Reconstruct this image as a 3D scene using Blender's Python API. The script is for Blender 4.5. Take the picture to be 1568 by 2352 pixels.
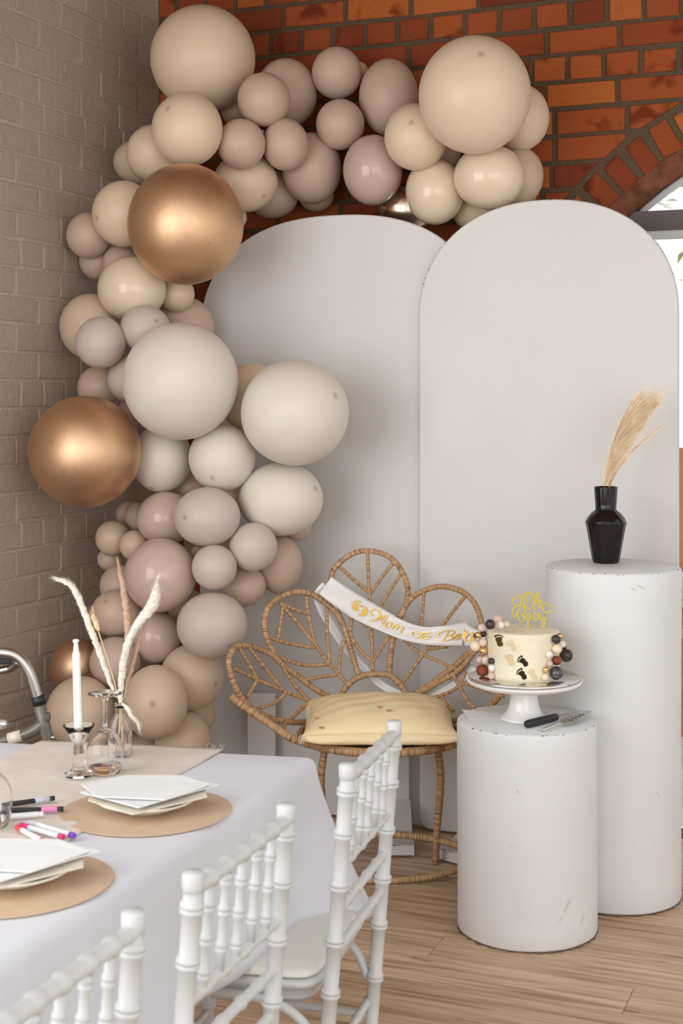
import bpy, bmesh, math, random
from mathutils import Vector, Matrix
random.seed(7)
for o in list(bpy.data.objects): bpy.data.objects.remove(o)
scene = bpy.context.scene
COL = scene.collection
R = math.radians

# ------------------------------------------------------------------ camera
F = 50 / 36 * 2352          # focal length in pixels of the 1568 x 2352 frame
H = 1.55                    # eye height
YH = 905                    # image row of the horizon
def P(px, py, d):           # point seen at pixel (px, py) at depth d
    return Vector(((px - 784) / F * d, d, H - (py - YH) * d / F))
cam = bpy.data.cameras.new('camera'); cam.sensor_fit = 'VERTICAL'
cam.sensor_height = 36; cam.sensor_width = 24; cam.lens = 50
cam.shift_y = -(1176 - YH) / 2352
cam.dof.use_dof = True; cam.dof.focus_distance = 4.7; cam.dof.aperture_fstop = 7.1
camo = bpy.data.objects.new('camera', cam); COL.objects.link(camo)
camo.location = (0, 0, H); camo.rotation_euler = (R(90), 0, 0)
scene.camera = camo

# ------------------------------------------------------------------ world, window light, added fill light, exposure
w = bpy.data.worlds.new('world'); scene.world = w; w.use_nodes = True
bg = w.node_tree.nodes['Background']
bg.inputs[0].default_value = (1.0, 0.98, 0.95, 1); bg.inputs[1].default_value = 1.0
def area(name, loc, target, sx, sy, power, color):
    l = bpy.data.lights.new(name, 'AREA'); l.shape = 'RECTANGLE'; l.size = sx; l.size_y = sy
    l.energy = power; l.color = color
    o = bpy.data.objects.new(name, l); COL.objects.link(o); o.location = loc
    o.rotation_euler = (Vector(target) - Vector(loc)).to_track_quat('-Z', 'Y').to_euler()
    return o
area('side_window_light', (-2.75, 0.95, 1.7), (0.3, 4.7, 1.2), 3.0, 2.6, 78, (0.96, 0.98, 1.0))
area('rear_fill_light', (1.4, -1.6, 1.7), (0.5, 4.0, 0.4), 4.6, 2.4, 57, (1.0, 0.995, 0.985))  # added fill behind the camera, brightens the plinths and the floor
scene.cycles.max_bounces = 20; scene.cycles.transmission_bounces = 16; scene.cycles.transparent_max_bounces = 16
vs = scene.view_settings
vs.view_transform = 'Standard'; vs.look = 'None'; vs.gamma = 1; vs.use_curve_mapping = False
vs.exposure = 0.2

# ------------------------------------------------------------------ materials
def NT(name):
    m = bpy.data.materials.new(name); m.use_nodes = True
    return m, m.node_tree, m.node_tree.nodes['Principled BSDF']
def setp(b, **k):
    for n, v in k.items():
        n = n.replace('_', ' ')
        if n in b.inputs: b.inputs[n].default_value = v
def c4(c): return (c[0], c[1], c[2], 1)
def ramp(nt, fac, stops):
    r = nt.nodes.new('ShaderNodeValToRGB'); nt.links.new(fac, r.inputs[0])
    e = r.color_ramp.elements
    while len(e) < len(stops): e.new(0.5)
    for i, (p, c) in enumerate(stops): e[i].position = p; e[i].color = c4(c)
    return r.outputs[0]
def coords(nt, rnd=False, scale=(1, 1, 1)):
    tc = nt.nodes.new('ShaderNodeTexCoord'); mp = nt.nodes.new('ShaderNodeMapping')
    mp.inputs['Scale'].default_value = scale
    src = tc.outputs['Object']
    if rnd:
        oi = nt.nodes.new('ShaderNodeObjectInfo')
        mu = nt.nodes.new('ShaderNodeVectorMath'); mu.operation = 'SCALE'
        mu.inputs[0].default_value = (37, 71, 53); nt.links.new(oi.outputs['Random'], mu.inputs['Scale'])
        ad = nt.nodes.new('ShaderNodeVectorMath'); nt.links.new(src, ad.inputs[0]); nt.links.new(mu.outputs[0], ad.inputs[1])
        src = ad.outputs[0]
    nt.links.new(src, mp.inputs[0])
    return mp.outputs[0]
def noise(nt, vec, scale, detail=4, rough=.55):
    n = nt.nodes.new('ShaderNodeTexNoise'); nt.links.new(vec, n.inputs['Vector'])
    n.inputs['Scale'].default_value = scale; n.inputs['Detail'].default_value = detail
    n.inputs['Roughness'].default_value = rough
    return n.outputs[0]
def bump(nt, b, h, strength, dist=.002):
    bn = nt.nodes.new('ShaderNodeBump'); bn.inputs['Strength'].default_value = strength
    bn.inputs['Distance'].default_value = dist
    nt.links.new(h, bn.inputs['Height']); nt.links.new(bn.outputs[0], b.inputs['Normal'])
def mixc(nt, fac, a, b_, mode='MIX'):
    m = nt.nodes.new('ShaderNodeMix'); m.data_type = 'RGBA'; m.blend_type = mode
    for s, v in ((m.inputs[0], fac), (m.inputs[6], a), (m.inputs[7], b_)):
        if hasattr(v, 'is_linked'): nt.links.new(v, s)
        else: s.default_value = c4(v) if isinstance(v, tuple) else v
    return m.outputs[2]
def mat(name, col, rough=.5, metal=0, var=0, vscale=8, bmp=0, bscale=60, bdist=.002, sss=0, spec=.5, coat=0, rnd=False):
    m, nt, b = NT(name)
    setp(b, Base_Color=c4(col), Roughness=rough, Metallic=metal, Specular_IOR_Level=spec, Coat_Weight=coat)
    if sss:
        setp(b, Subsurface_Weight=sss, Subsurface_Scale=.02); b.inputs['Subsurface Radius'].default_value = (1, .6, .35)
    if var or bmp:
        v = coords(nt, rnd)
        if var:
            n = noise(nt, v, vscale)
            d = tuple(max(0, x * (1 - var)) for x in col); l = tuple(min(1, x * (1 + var)) for x in col)
            nt.links.new(ramp(nt, n, [(.3, d), (.7, l)]), b.inputs['Base Color'])
        if bmp: bump(nt, b, noise(nt, v, bscale, 5), bmp, bdist)
    return m

def latex(name, col, rough, spec=.4):
    m, nt, b = NT(name)
    setp(b, Roughness=rough, Specular_IOR_Level=spec, Subsurface_Weight=.6, Subsurface_Scale=.045)
    b.inputs['Subsurface Radius'].default_value = (1, .52, .27)
    at = nt.nodes.new('ShaderNodeAttribute'); at.attribute_name = 'tip'
    v = coords(nt); n = noise(nt, v, 5, 2)
    base = ramp(nt, n, [(.3, tuple(x * .96 for x in col)), (.7, tuple(min(1, x * 1.03) for x in col))])
    dark = tuple(x * .42 for x in col)
    nt.links.new(mixc(nt, at.outputs['Fac'], base, dark), b.inputs['Base Color'])
    return m
MT = {}
MT['ivory'] = latex('ivory_latex', (.69, .645, .575), .42)
MT['cream'] = latex('cream_latex', (.72, .58, .42), .38)
MT['creamgloss'] = latex('glossy_cream_latex', (.72, .61, .45), .13, .5)
MT['nude'] = latex('nude_latex', (.62, .49, .36), .36)
MT['mauve'] = latex('mauve_latex', (.55, .415, .335), .42)
MT['mauvegloss'] = latex('glossy_mauve_latex', (.55, .42, .365), .14, .5)
MT['pink'] = latex('dusty_pink_latex', (.555, .468, .435), .42)
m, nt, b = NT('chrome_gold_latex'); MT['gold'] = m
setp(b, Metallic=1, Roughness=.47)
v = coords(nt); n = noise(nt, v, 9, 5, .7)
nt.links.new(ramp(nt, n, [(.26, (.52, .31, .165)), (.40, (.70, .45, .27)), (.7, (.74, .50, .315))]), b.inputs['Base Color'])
MT['bronze'] = mat('chrome_bronze_latex', (.62, .48, .38), .22, 1)

# red facing brick: colour by brick, soft burn marks, speckle, sandy face
m, nt, b = NT('red_brick'); MT['brick'] = m
v = coords(nt, True); oi = nt.nodes.new('ShaderNodeObjectInfo')
base = ramp(nt, oi.outputs['Random'], [(0, (.15, .034, .016)), (.35, (.26, .058, .020)), (.75, (.35, .085, .026)), (1, (.47, .135, .034))])
burn = ramp(nt, noise(nt, v, 9, 2, .5), [(.60, (1, 1, 1)), (.72, (.50, .40, .40))])
speck = ramp(nt, noise(nt, v, 240, 2, .7), [(.30, (.45, .42, .40)), (.42, (1, 1, 1)), (.70, (1, 1, 1)), (.80, (1.5, 1.55, 1.6))])
c = mixc(nt, 1.0, base, burn, 'MULTIPLY'); c = mixc(nt, .8, c, speck, 'MULTIPLY')
nt.links.new(c, b.inputs['Base Color']); setp(b, Roughness=.9, Specular_IOR_Level=.12)
bump(nt, b, noise(nt, v, 120, 6, .7), .55, .003)
MT['mortar'] = mat('sandy_mortar', (.100, .064, .033), .95, var=.35, vscale=160, bmp=.8, bscale=170, bdist=.004)
# painted brick
m, nt, b = NT('painted_brick'); MT['paint'] = m
v = coords(nt, True); oi = nt.nodes.new('ShaderNodeObjectInfo')
nt.links.new(ramp(nt, oi.outputs['Random'], [(0, (.59, .475, .38)), (.5, (.61, .49, .395)), (1, (.63, .505, .405))]), b.inputs['Base Color'])
setp(b, Roughness=.55, Specular_IOR_Level=.45)
ad = nt.nodes.new('ShaderNodeMath'); ad.operation = 'ADD'
nt.links.new(noise(nt, v, 28, 4), ad.inputs[0]); nt.links.new(noise(nt, v, 170, 4, .7), ad.inputs[1])
bump(nt, b, ad.outputs[0], 1.0, .009)
MT['paintmortar'] = mat('painted_mortar', (.60, .48, .39), .6, bmp=1, bscale=110, bdist=.010)
# oak planks
m, nt, b = NT('oak_plank'); MT['plank'] = m
v = coords(nt, True, (1.6, 26, 8)); oi = nt.nodes.new('ShaderNodeObjectInfo')
g = noise(nt, v, 1.6, 8, .62)
col = ramp(nt, g, [(.26, (.20, .118, .068)), (.44, (.46, .315, .20)), (.60, (.62, .46, .32)), (.8, (.72, .57, .42))])
v2 = coords(nt, True, (2.2, 7, 3)); kn = ramp(nt, noise(nt, v2, 2.4, 3), [(.66, (1, 1, 1)), (.76, (.55, .48, .43))])
tone = ramp(nt, oi.outputs['Random'], [(0, (.86, .84, .82)), (1, (1.1, 1.08, 1.06))])
c = mixc(nt, 1.0, col, kn, 'MULTIPLY'); c = mixc(nt, 1.0, c, tone, 'MULTIPLY')
nt.links.new(c, b.inputs['Base Color']); setp(b, Roughness=.42, Specular_IOR_Level=.4)
bump(nt, b, g, .25, .001)
MT['subfloor'] = mat('dark_joint', (.06, .038, .024), .9)
MT['ceiling'] = mat('stained_timber_ceiling', (.34, .20, .11), .6, var=.3, vscale=6)
MT['plaster'] = mat('pale_plaster', (.62, .57, .51), .8, var=.06, bmp=.3, bscale=30)
MT['panel'] = mat('white_painted_board', (.63, .618, .602), .48, var=.02, vscale=3, bmp=.12, bscale=14, bdist=.004)
MT['plinth'] = mat('white_plinth_paint', (.70, .708, .712), .5, var=.025, vscale=5, bmp=.25, bscale=18, bdist=.003)
MT['chip'] = mat('chipped_edge', (.16, .12, .10), .9)
MT['scuff'] = mat('grey_scuff', (.60, .56, .52), .8)
MT['darkwood'] = mat('dark_stained_wood', (.15, .055, .026), .65, var=.4, vscale=20, bmp=.2, bscale=60, spec=.15)
MT['transom'] = mat('brown_painted_timber', (.075, .052, .045), .4)
MT['cloth'] = mat('white_tablecloth', (.68, .69, .74), .85, bmp=.1, bscale=220, bdist=.0006)
MT['runner'] = mat('cream_gauze', (.70, .64, .585), .9, var=.08, vscale=10, bmp=.5, bscale=25, bdist=.004)
MT['kraft'] = mat('kraft_board', (.58, .42, .285), .75, var=.07, vscale=20)
MT['paper'] = mat('white_paper', (.80, .81, .81), .8, var=.03, vscale=25)
MT['plate'] = mat('cream_plate', (.74, .68, .58), .35)
MT['resin'] = mat('white_resin', (.55, .555, .55), .40)
MT['seatpad'] = mat('ivory_seat_pad', (.72, .71, .66), .5)
MT['cushion'] = mat('yellow_satin', (.90, .74, .45), .40, var=.03, vscale=4, bmp=.3, bscale=7, bdist=.02)
MT['sash'] = mat('white_satin', (.78, .77, .775), .35, bmp=.05, bscale=9)
MT['sashgold'] = mat('gold_print', (.74, .47, .07), .35, .3)
MT['glitter'] = mat('gold_glitter', (.80, .60, .10), .4, .15, var=.45, vscale=900, bmp=1, bscale=900, bdist=.002)
MT['ceramic'] = mat('white_glazed_ceramic', (.82, .80, .78), .12)
MT['silver'] = mat('silver_foil', (.72, .71, .70), .2, 1)
MT['steel'] = mat('polished_steel', (.66, .64, .62), .16, 1)
MT['blackhandle'] = mat('black_handle', (.012, .012, .013), .38)
MT['icing'] = mat('ivory_icing', (.80, .74, .55), .5, var=.04, vscale=30, sss=.2)
MT['vase'] = mat('black_glazed_ceramic', (.010, .006, .005), .10, spec=.35)
MT['pampas'] = mat('pampas_fibre', (.96, .74, .53), .9, var=.15, vscale=30)
MT['pampasdark'] = mat('pampas_stalk', (.50, .29, .15), .9)
MT['wax'] = mat('white_wax', (.82, .80, .76), .4, sss=.3)
MT['plumewhite'] = mat('bleached_plume', (.76, .71, .60), .95, bmp=.8, bscale=150, bdist=.004)
MT['plumebrown'] = mat('brown_plume', (.52, .34, .24), .95, bmp=.8, bscale=150, bdist=.004)
MT['straw'] = mat('straw_stem', (.68, .52, .30), .8)
MT['alu'] = mat('brushed_aluminium', (.50, .485, .46), .3, 1)
MT['olive'] = mat('grey_grip_tube', (.17, .16, .135), .4, .3)
MT['black'] = mat('black_plastic', (.018, .018, .02), .4)
MT['label'] = mat('pale_label', (.55, .60, .66), .5)
MT['pensink'] = mat('pink_plastic', (.82, .25, .52), .35)
MT['penwhite'] = mat('white_pen_barrel', (.80, .79, .80), .35)
MT['penred'] = mat('red_cap', (.80, .05, .04), .35)
MT['penmagenta'] = mat('magenta_cap', (.65, .02, .16), .35)
MT['penpurple'] = mat('purple_cap', (.17, .06, .45), .35)
MT['leaf'] = mat('pale_leaf', (.34, .45, .16), .6, var=.3, vscale=3)
MT['bark'] = mat('bark', (.2, .15, .1), .9)
MT['paving'] = mat('pale_paving', (.62, .60, .57), .9, var=.1)
MT['orange'] = mat('orange_varnished_wood', (.62, .24, .06), .4, var=.15, vscale=10)
for k, cc, r_, mt in (('ball_dark', (.045, .030, .030), .32, 0), ('ball_nude', (.62, .47, .38), .4, 0), ('ball_white', (.82, .80, .76), .35, 0),
                      ('ball_cream', (.80, .68, .50), .4, 0), ('ball_gold', (.78, .48, .20), .22, .9), ('ball_pink', (.72, .58, .51), .4, 0),
                      ('ball_pearl', (.10, .095, .12), .2, .6), ('foot_gold', (.20, .13, .03), .25, .8),
                      ('foot_beige', (.70, .55, .34), .4, .2), ('foot_black', (.035, .025, .01), .2, .6)):
    MT[k] = mat(k + '_finish', cc, r_, mt)
MT['ball_copper'] = mat('copper_glitter', (.30, .075, .04), .3, .7, var=.6, vscale=500, bmp=1, bscale=500)
# rattan: wrapped cane, colour varies along every wrap
m, nt, b = NT('wrapped_rattan'); MT['rattan'] = m
uv = nt.nodes.new('ShaderNodeUVMap'); uv.uv_map = 'wrap'
n1 = nt.nodes.new('ShaderNodeTexNoise'); nt.links.new(uv.outputs[0], n1.inputs['Vector'])
n1.inputs['Scale'].default_value = 1.0; n1.inputs['Detail'].default_value = 3
nt.links.new(ramp(nt, n1.outputs[0], [(.28, (.10, .045, .018)), (.40, (.33, .185, .085)), (.55, (.48, .30, .155)), (.72, (.64, .45, .27))]), b.inputs['Base Color'])
setp(b, Roughness=.6, Specular_IOR_Level=.35)
bump(nt, b, n1.outputs[0], .5, .003)
m, nt, b = NT('woven_rattan'); MT['weave'] = m
v = coords(nt); wv = nt.nodes.new('ShaderNodeTexWave'); wv.wave_type = 'RINGS'; wv.rings_direction = 'Z'
nt.links.new(v, wv.inputs[0]); wv.inputs['Scale'].default_value = 28; wv.inputs['Distortion'].default_value = 3; wv.inputs['Detail Scale'].default_value = 4
nt.links.new(ramp(nt, wv.outputs['Fac'], [(.1, (.20, .095, .04)), (.6, (.50, .29, .14))]), b.inputs['Base Color'])
setp(b, Roughness=.65); bump(nt, b, wv.outputs['Fac'], .9, .006)
# clear glass (stemware) and thin window pane
m, nt, b = NT('clear_glass'); MT['glass'] = m
setp(b, Base_Color=(1, 1, 1, 1), Roughness=.0, IOR=1.3, Transmission_Weight=1.0)
m, nt, b = NT('window_glass'); MT['pane'] = m
tr = nt.nodes.new('ShaderNodeBsdfTransparent'); gl = nt.nodes.new('ShaderNodeBsdfGlossy'); gl.inputs['Roughness'].default_value = .02
mx = nt.nodes.new('ShaderNodeMixShader'); mx.inputs[0].default_value = .06
nt.links.new(tr.outputs[0], mx.inputs[1]); nt.links.new(gl.outputs[0], mx.inputs[2])
nt.links.new(mx.outputs[0], nt.nodes['Material Output'].inputs[0])
# dotted fabric outside
m, nt, b = NT('dotted_fabric'); MT['dots'] = m
v = coords(nt); vo = nt.nodes.new('ShaderNodeTexVoronoi'); nt.links.new(v, vo.inputs['Vector']); vo.inputs['Scale'].default_value = 60
nt.links.new(ramp(nt, vo.outputs['Distance'], [(.25, (.18, .10, .12)), (.33, (.80, .78, .76))]), b.inputs['Base Color'])

# ------------------------------------------------------------------ mesh helpers
ORG = {}
class MB:
    def __init__(s): s.v = []; s.f = []; s.sm = []; s.tip = None; s.uv = None
    def add(s, vs_, fs, smooth=True):
        o = len(s.v); s.v += [Vector(x) for x in vs_]
        for f in fs: s.f.append([i + o for i in f]); s.sm.append(smooth)
    def box(s, c, size, rot=None, bev=0):
        c = Vector(c); a = [x / 2 for x in size]
        if not bev:
            vs_ = [Vector((x * a[0], y * a[1], z * a[2])) for x in (-1, 1) for y in (-1, 1) for z in (-1, 1)]
            fs = [(0, 1, 3, 2), (4, 6, 7, 5), (0, 4, 5, 1), (2, 3, 7, 6), (0, 2, 6, 4), (1, 5, 7, 3)]
        else:
            bm = bmesh.new(); bmesh.ops.create_cube(bm, size=1)
            for v in bm.verts: v.co = Vector((v.co.x * size[0], v.co.y * size[1], v.co.z * size[2]))
            bmesh.ops.bevel(bm, geom=bm.edges[:], offset=bev, segments=2, affect='EDGES', profile=.5)
            bm.verts.index_update()
            vs_ = [v.co.copy() for v in bm.verts]; fs = [[v.index for v in f.verts] for f in bm.faces]; bm.free()
        if rot is not None: vs_ = [rot @ v for v in vs_]
        s.add([c + v for v in vs_], fs, False)
    def tube(s, path, rad, seg=10, caps=True, closed=False, uvscale=None):
        path = [Vector(p) for p in path]; n = len(path)
        if not hasattr(rad, '__len__'): rad = [rad] * n
        tan = []
        for i in range(n):
            a = path[(i - 1) % n] if (closed or i > 0) else path[i]
            c = path[(i + 1) % n] if (closed or i < n - 1) else path[i]
            t = c - a
            tan.append(t.normalized() if t.length > 1e-9 else Vector((0, 0, 1)))
        up = Vector((0, 0, 1)) if abs(tan[0].z) < .9 else Vector((1, 0, 0))
        nrm = (up - tan[0] * up.dot(tan[0])).normalized()
        o = len(s.v); L = 0; us = []
        for i in range(n):
            if i:
                nrm = nrm - tan[i] * nrm.dot(tan[i])
                nrm = nrm.normalized() if nrm.length > 1e-9 else tan[i].orthogonal().normalized()
                L += (path[i] - path[i - 1]).length
            us.append(L)
            bn = tan[i].cross(nrm)
            for k in range(seg):
                a = 2 * math.pi * k / seg
                s.v.append(path[i] + (nrm * math.cos(a) + bn * math.sin(a)) * rad[i])
        m = n if closed else n - 1
        for i in range(m):
            j = (i + 1) % n
            for k in range(seg):
                l = (k + 1) % seg
                s.f.append([o + i * seg + k, o + i * seg + l, o + j * seg + l, o + j * seg + k]); s.sm.append(True)
                if s.uv is not None:
                    u0 = us[i]; u1 = us[j] if j else L
                    for uu, kk in ((u0, k), (u0, k + 1), (u1, k + 1), (u1, k)): s.uv.append((uu * 230, kk / seg * .9))
        if caps and not closed:
            s.f.append([o + k for k in range(seg)][::-1]); s.sm.append(False)
            s.f.append([o + (n - 1) * seg + k for k in range(seg)]); s.sm.append(False)
            if s.uv is not None: s.uv += [(0, 0)] * (2 * seg)
    def lathe(s, prof, seg=32, c=(0, 0, 0), smooth=True, fn=None, cap=True):
        c = Vector(c); o = len(s.v)
        for (r, z) in prof:
            for k in range(seg):
                a = 2 * math.pi * k / seg; rr = fn(r, z, a) if fn else r
                s.v.append(c + Vector((rr * math.cos(a), rr * math.sin(a), z)))
        for i in range(len(prof) - 1):
            for k in range(seg):
                l = (k + 1) % seg
                s.f.append([o + i * seg + k, o + i * seg + l, o + (i + 1) * seg + l, o + (i + 1) * seg + k]); s.sm.append(smooth)
        if cap:
            if prof[0][0] > 1e-5: s.f.append([o + k for k in range(seg)][::-1]); s.sm.append(False)
            if prof[-1][0] > 1e-5: s.f.append([o + (len(prof) - 1) * seg + k for k in range(seg)]); s.sm.append(False)
    def sphere(s, c, r, seg=20, ring=12):
        rr = r if hasattr(r, '__len__') else (r, r, r); c = Vector(c); o = len(s.v)
        s.v.append(c + Vector((0, 0, rr[2])))
        for i in range(1, ring):
            t = math.pi * i / ring
            for k in range(seg):
                a = 2 * math.pi * k / seg
                s.v.append(c + Vector((rr[0] * math.sin(t) * math.cos(a), rr[1] * math.sin(t) * math.sin(a), rr[2] * math.cos(t))))
        s.v.append(c - Vector((0, 0, rr[2]))); e = len(s.v) - 1
        for k in range(seg):
            l = (k + 1) % seg
            s.f.append([o, o + 1 + k, o + 1 + l]); s.sm.append(True)
            for i in range(ring - 2):
                a = o + 1 + i * seg
                s.f.append([a + k, a + seg + k, a + seg + l, a + l]); s.sm.append(True)
            a = o + 1 + (ring - 2) * seg
            s.f.append([a + k, e, a + l]); s.sm.append(True)
    def prism(s, pts, off):          # polygon (ordered points) extruded by vector
        off = Vector(off); n = len(pts)
        vs_ = [Vector(p) for p in pts]; vs_ += [p + off for p in vs_]
        s.add(vs_, [list(range(n))[::-1], list(range(n, 2 * n))] + [[i, (i + 1) % n, n + (i + 1) % n, n + i] for i in range(n)], False)
    def grid(s, fn, nu, nv, smooth=True, closed_u=False):
        o = len(s.v)
        for j in range(nv + 1):
            for i in range(nu + (0 if closed_u else 1)): s.v.append(Vector(fn(i / nu, j / nv)))
        wd = nu if closed_u else nu + 1
        for j in range(nv):
            for i in range(nu):
                l = (i + 1) % wd if closed_u else i + 1
                s.f.append([o + j * wd + i, o + j * wd + l, o + (j + 1) * wd + l, o + (j + 1) * wd + i]); s.sm.append(smooth)
    def mesh(s, name, org=(0, 0, 0)):
        org = Vector(org)
        me = bpy.data.meshes.new(name); me.from_pydata([v - org for v in s.v], [], s.f)
        me.polygons.foreach_set('use_smooth', s.sm)
        if s.tip:
            a = me.attributes.new('tip', 'FLOAT', 'POINT'); a.data.foreach_set('value', s.tip)
        if s.uv is not None:
            l = me.uv_layers.new(name='wrap')
            l.data.foreach_set('uv', [x for t in s.uv for x in t])
        me.update(); return me
    def build(s, name, m, parent=None, org=None, solid=0):
        if parent is not None: org = ORG[parent.name]
        org = Vector(org if org is not None else (0, 0, 0))
        me = s.mesh(name, org); me.materials.append(MT[m])
        bm = bmesh.new(); bm.from_mesh(me); bmesh.ops.recalc_face_normals(bm, faces=bm.faces[:]); bm.to_mesh(me); bm.free()
        o = bpy.data.objects.new(name, me); COL.objects.link(o)
        if parent is not None: o.parent = parent
        else: o.location = org
        if solid:
            md = o.modifiers.new('thickness', 'SOLIDIFY'); md.thickness = solid; md.offset = 0
        ORG[o.name] = org
        return o
def tag(o, label, cat, group=None, kind=None):
    if label: o['label'] = label
    if cat: o['category'] = cat
    if group: o['group'] = group
    if kind: o['kind'] = kind
    return o
def thing(name, loc, label, cat, group=None):
    o = bpy.data.objects.new(name, None); COL.objects.link(o); o.location = loc; o.empty_display_size = .05
    ORG[o.name] = Vector(loc); return tag(o, label, cat, group)
def spline(pts, n=8, closed=False):
    pts = [Vector(p) for p in pts]; out = []; m = len(pts)
    rng = range(m if closed else m - 1)
    for i in rng:
        g = (lambda k: pts[k % m]) if closed else (lambda k: pts[max(0, min(m - 1, k))])
        p0, p1, p2, p3 = g(i - 1), g(i), g(i + 1), g(i + 2)
        for k in range(n):
            t = k / n
            out.append(.5 * ((2 * p1) + (p2 - p0) * t + (2 * p0 - 5 * p1 + 4 * p2 - p3) * t * t + (3 * p1 - p0 - 3 * p2 + p3) * t ** 3))
    if not closed: out.append(pts[-1])
    return out
def resample(path, step, closed=False):
    pts = list(path) + ([path[0]] if closed else [])
    out = [pts[0].copy()]; acc = 0
    for a, b_ in zip(pts, pts[1:]):
        L = (b_ - a).length
        while L > 0 and acc + L >= step:
            t = (step - acc) / L; a = a.lerp(b_, t); out.append(a.copy()); L = (b_ - a).length; acc = 0
        acc += L
    if not closed: out.append(pts[-1])
    return out

# ================================================================== THE ROOM
TB, TL = R(22), R(23)
CORNER = Vector((-.756, 5.895, 0))
EB = Vector((math.cos(TB), -math.sin(TB), 0)); NB = Vector((-math.sin(TB), -math.cos(TB), 0))
EL = Vector((-math.sin(TL), -math.cos(TL), 0)); NL = Vector((math.cos(TL), -math.sin(TL), 0))
Z3 = Vector((0, 0, 1))
def WB(s, z, out=0): return CORNER + EB * s + NB * out + Z3 * z
def WL(s, z, out=0): return CORNER + EL * s + NL * out + Z3 * z
CEIL = 3.35; WALL_S = 4.4
AC_S, AC_Z, AR = 2.716, 1.379, 1.2         # arch centre and outer radius of the timber arch

# ---- floor with planks running along the red wall
fm = MB(); a = [WB(-.2, -.03, 0), WB(WALL_S, -.03, 0), WB(WALL_S, -.03, 7.2), WB(-.2, -.03, 7.2)]
fm.prism(a, (0, 0, .025)); floor = fm.build('floor', 'subfloor'); tag(floor, 'brown oak plank floor of the room', 'floor', kind='structure')
PW, PL = .165, 1.32
bm_ = MB(); hw, hl, th, ch = PW / 2 - .0007, PL / 2 - .0007, .008, .0014
top = [(-hl + ch, -hw + ch, 0), (hl - ch, -hw + ch, 0), (hl - ch, hw - ch, 0), (-hl + ch, hw - ch, 0)]
mid = [(-hl, -hw, -ch), (hl, -hw, -ch), (hl, hw, -ch), (-hl, hw, -ch)]; bot = [(x, y, -th) for x, y, z in mid]
bm_.add(top + mid + bot, [(0, 1, 2, 3)] + [(4 + i, 4 + (i + 1) % 4, (i + 1) % 4, i) for i in range(4)] + [(8 + i, 8 + (i + 1) % 4, 4 + (i + 1) % 4, 4 + i) for i in range(4)], False)
plank_me = bm_.mesh('plank'); plank_me.materials.append(MT['plank'])
# one joint seen beside the short plinth fixes the phase of the rows
j0 = P(1002, 2171, 1.55 * F / (2171 - YH)); rel = j0 - CORNER
js, jt = rel.dot(EB), rel.dot(NB)
row0 = jt - (int(jt / PW) + .5) * PW
for r_ in range(-1, 40):
    t = row0 + r_ * PW + .5 * PW
    if t < .06 or t > 6.4: continue
    k = round((t - jt) / PW)
    ph = js + (.43 * k * PL if k else 0)
    s = ph - math.ceil((ph + .1) / PL) * PL - PL / 2
    while s < WALL_S - .2:
        s += PL
        if s < .45 or s > WALL_S - .5: 
            continue
        p = WB(s, 0, t)
        if p.y < .6: continue
        o = bpy.data.objects.new('plank', plank_me); COL.objects.link(o); o.parent = floor
        o.location = p; o.rotation_euler = (0, 0, -TB)
        if random.random() < .5: o.rotation_euler = (0, 0, -TB + math.pi)

# ---- painted brick wall on the left
wm = MB(); wm.prism([WL(0, -.03), WL(2.75, -.03), WL(2.75, CEIL), WL(0, CEIL)], NL * -.22)
wall_l = wm.build('wall_left', 'paintmortar'); tag(wall_l, 'taupe painted brick side wall behind the balloons', 'wall', kind='structure')
def brick_mesh(name, L, hgt, proud, m, ch, jit):
    b_ = MB(); x, z = L / 2, hgt / 2
    def q(y, ins): return [(sx * (x - ins) + random.uniform(-jit, jit), y + random.uniform(-jit, jit) * .4, sz * (z - ins) + random.uniform(-jit, jit)) for sx, sz in ((-1, -1), (1, -1), (1, 1), (-1, 1))]
    f0, f1, f2 = q(-proud, ch), q(-proud + ch * .8, 0), q(.02, 0)
    b_.add(f0 + f1 + f2, [(0, 1, 2, 3)] + [(4 + i, 4 + (i + 1) % 4, (i + 1) % 4, i) for i in range(4)] + [(8 + i, 8 + (i + 1) % 4, 4 + (i + 1) % 4, 4 + i) for i in range(4)], False)
    me = b_.mesh(name); me.materials.append(MT[m]); return me
ZP = .0995; Z0 = 1.5985; SL, HL = .270, .135
pst = [brick_mesh('brick', SL - .010, ZP - .010, .0055, 'paint', .005, .0026) for _ in range(6)]
phd = [brick_mesh('brick', HL - .010, ZP - .010, .0055, 'paint', .005, .0026) for _ in range(6)]
def put(me, par, loc, rz, jit=.0):
    o = bpy.data.objects.new('brick', me); COL.objects.link(o); o.parent = par
    o.location = loc + Vector((random.uniform(-jit, jit),) * 2 + (random.uniform(-jit, jit),)); o.rotation_euler = (random.uniform(-.006, .006), random.uniform(-.008, .008), rz); return o
for k in range(-16, 18):
    zc = Z0 - ZP / 2 + k * ZP
    if zc < .05 or zc > CEIL - .05: continue
    hd = k % 5 == 0; L = HL if hd else SL
    s = (.02 if hd else (.05 if k % 2 else -.085)) + L / 2
    if s - L / 2 < 0: s += L
    while s + L / 2 < 2.06:
        if not (zc < .28 or (s > 1.7 and (k % 5 == 0))): put(random.choice(phd if hd else pst), wall_l, WL(s, zc), math.pi / 2 - TL, .0015)
        s += L

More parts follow.
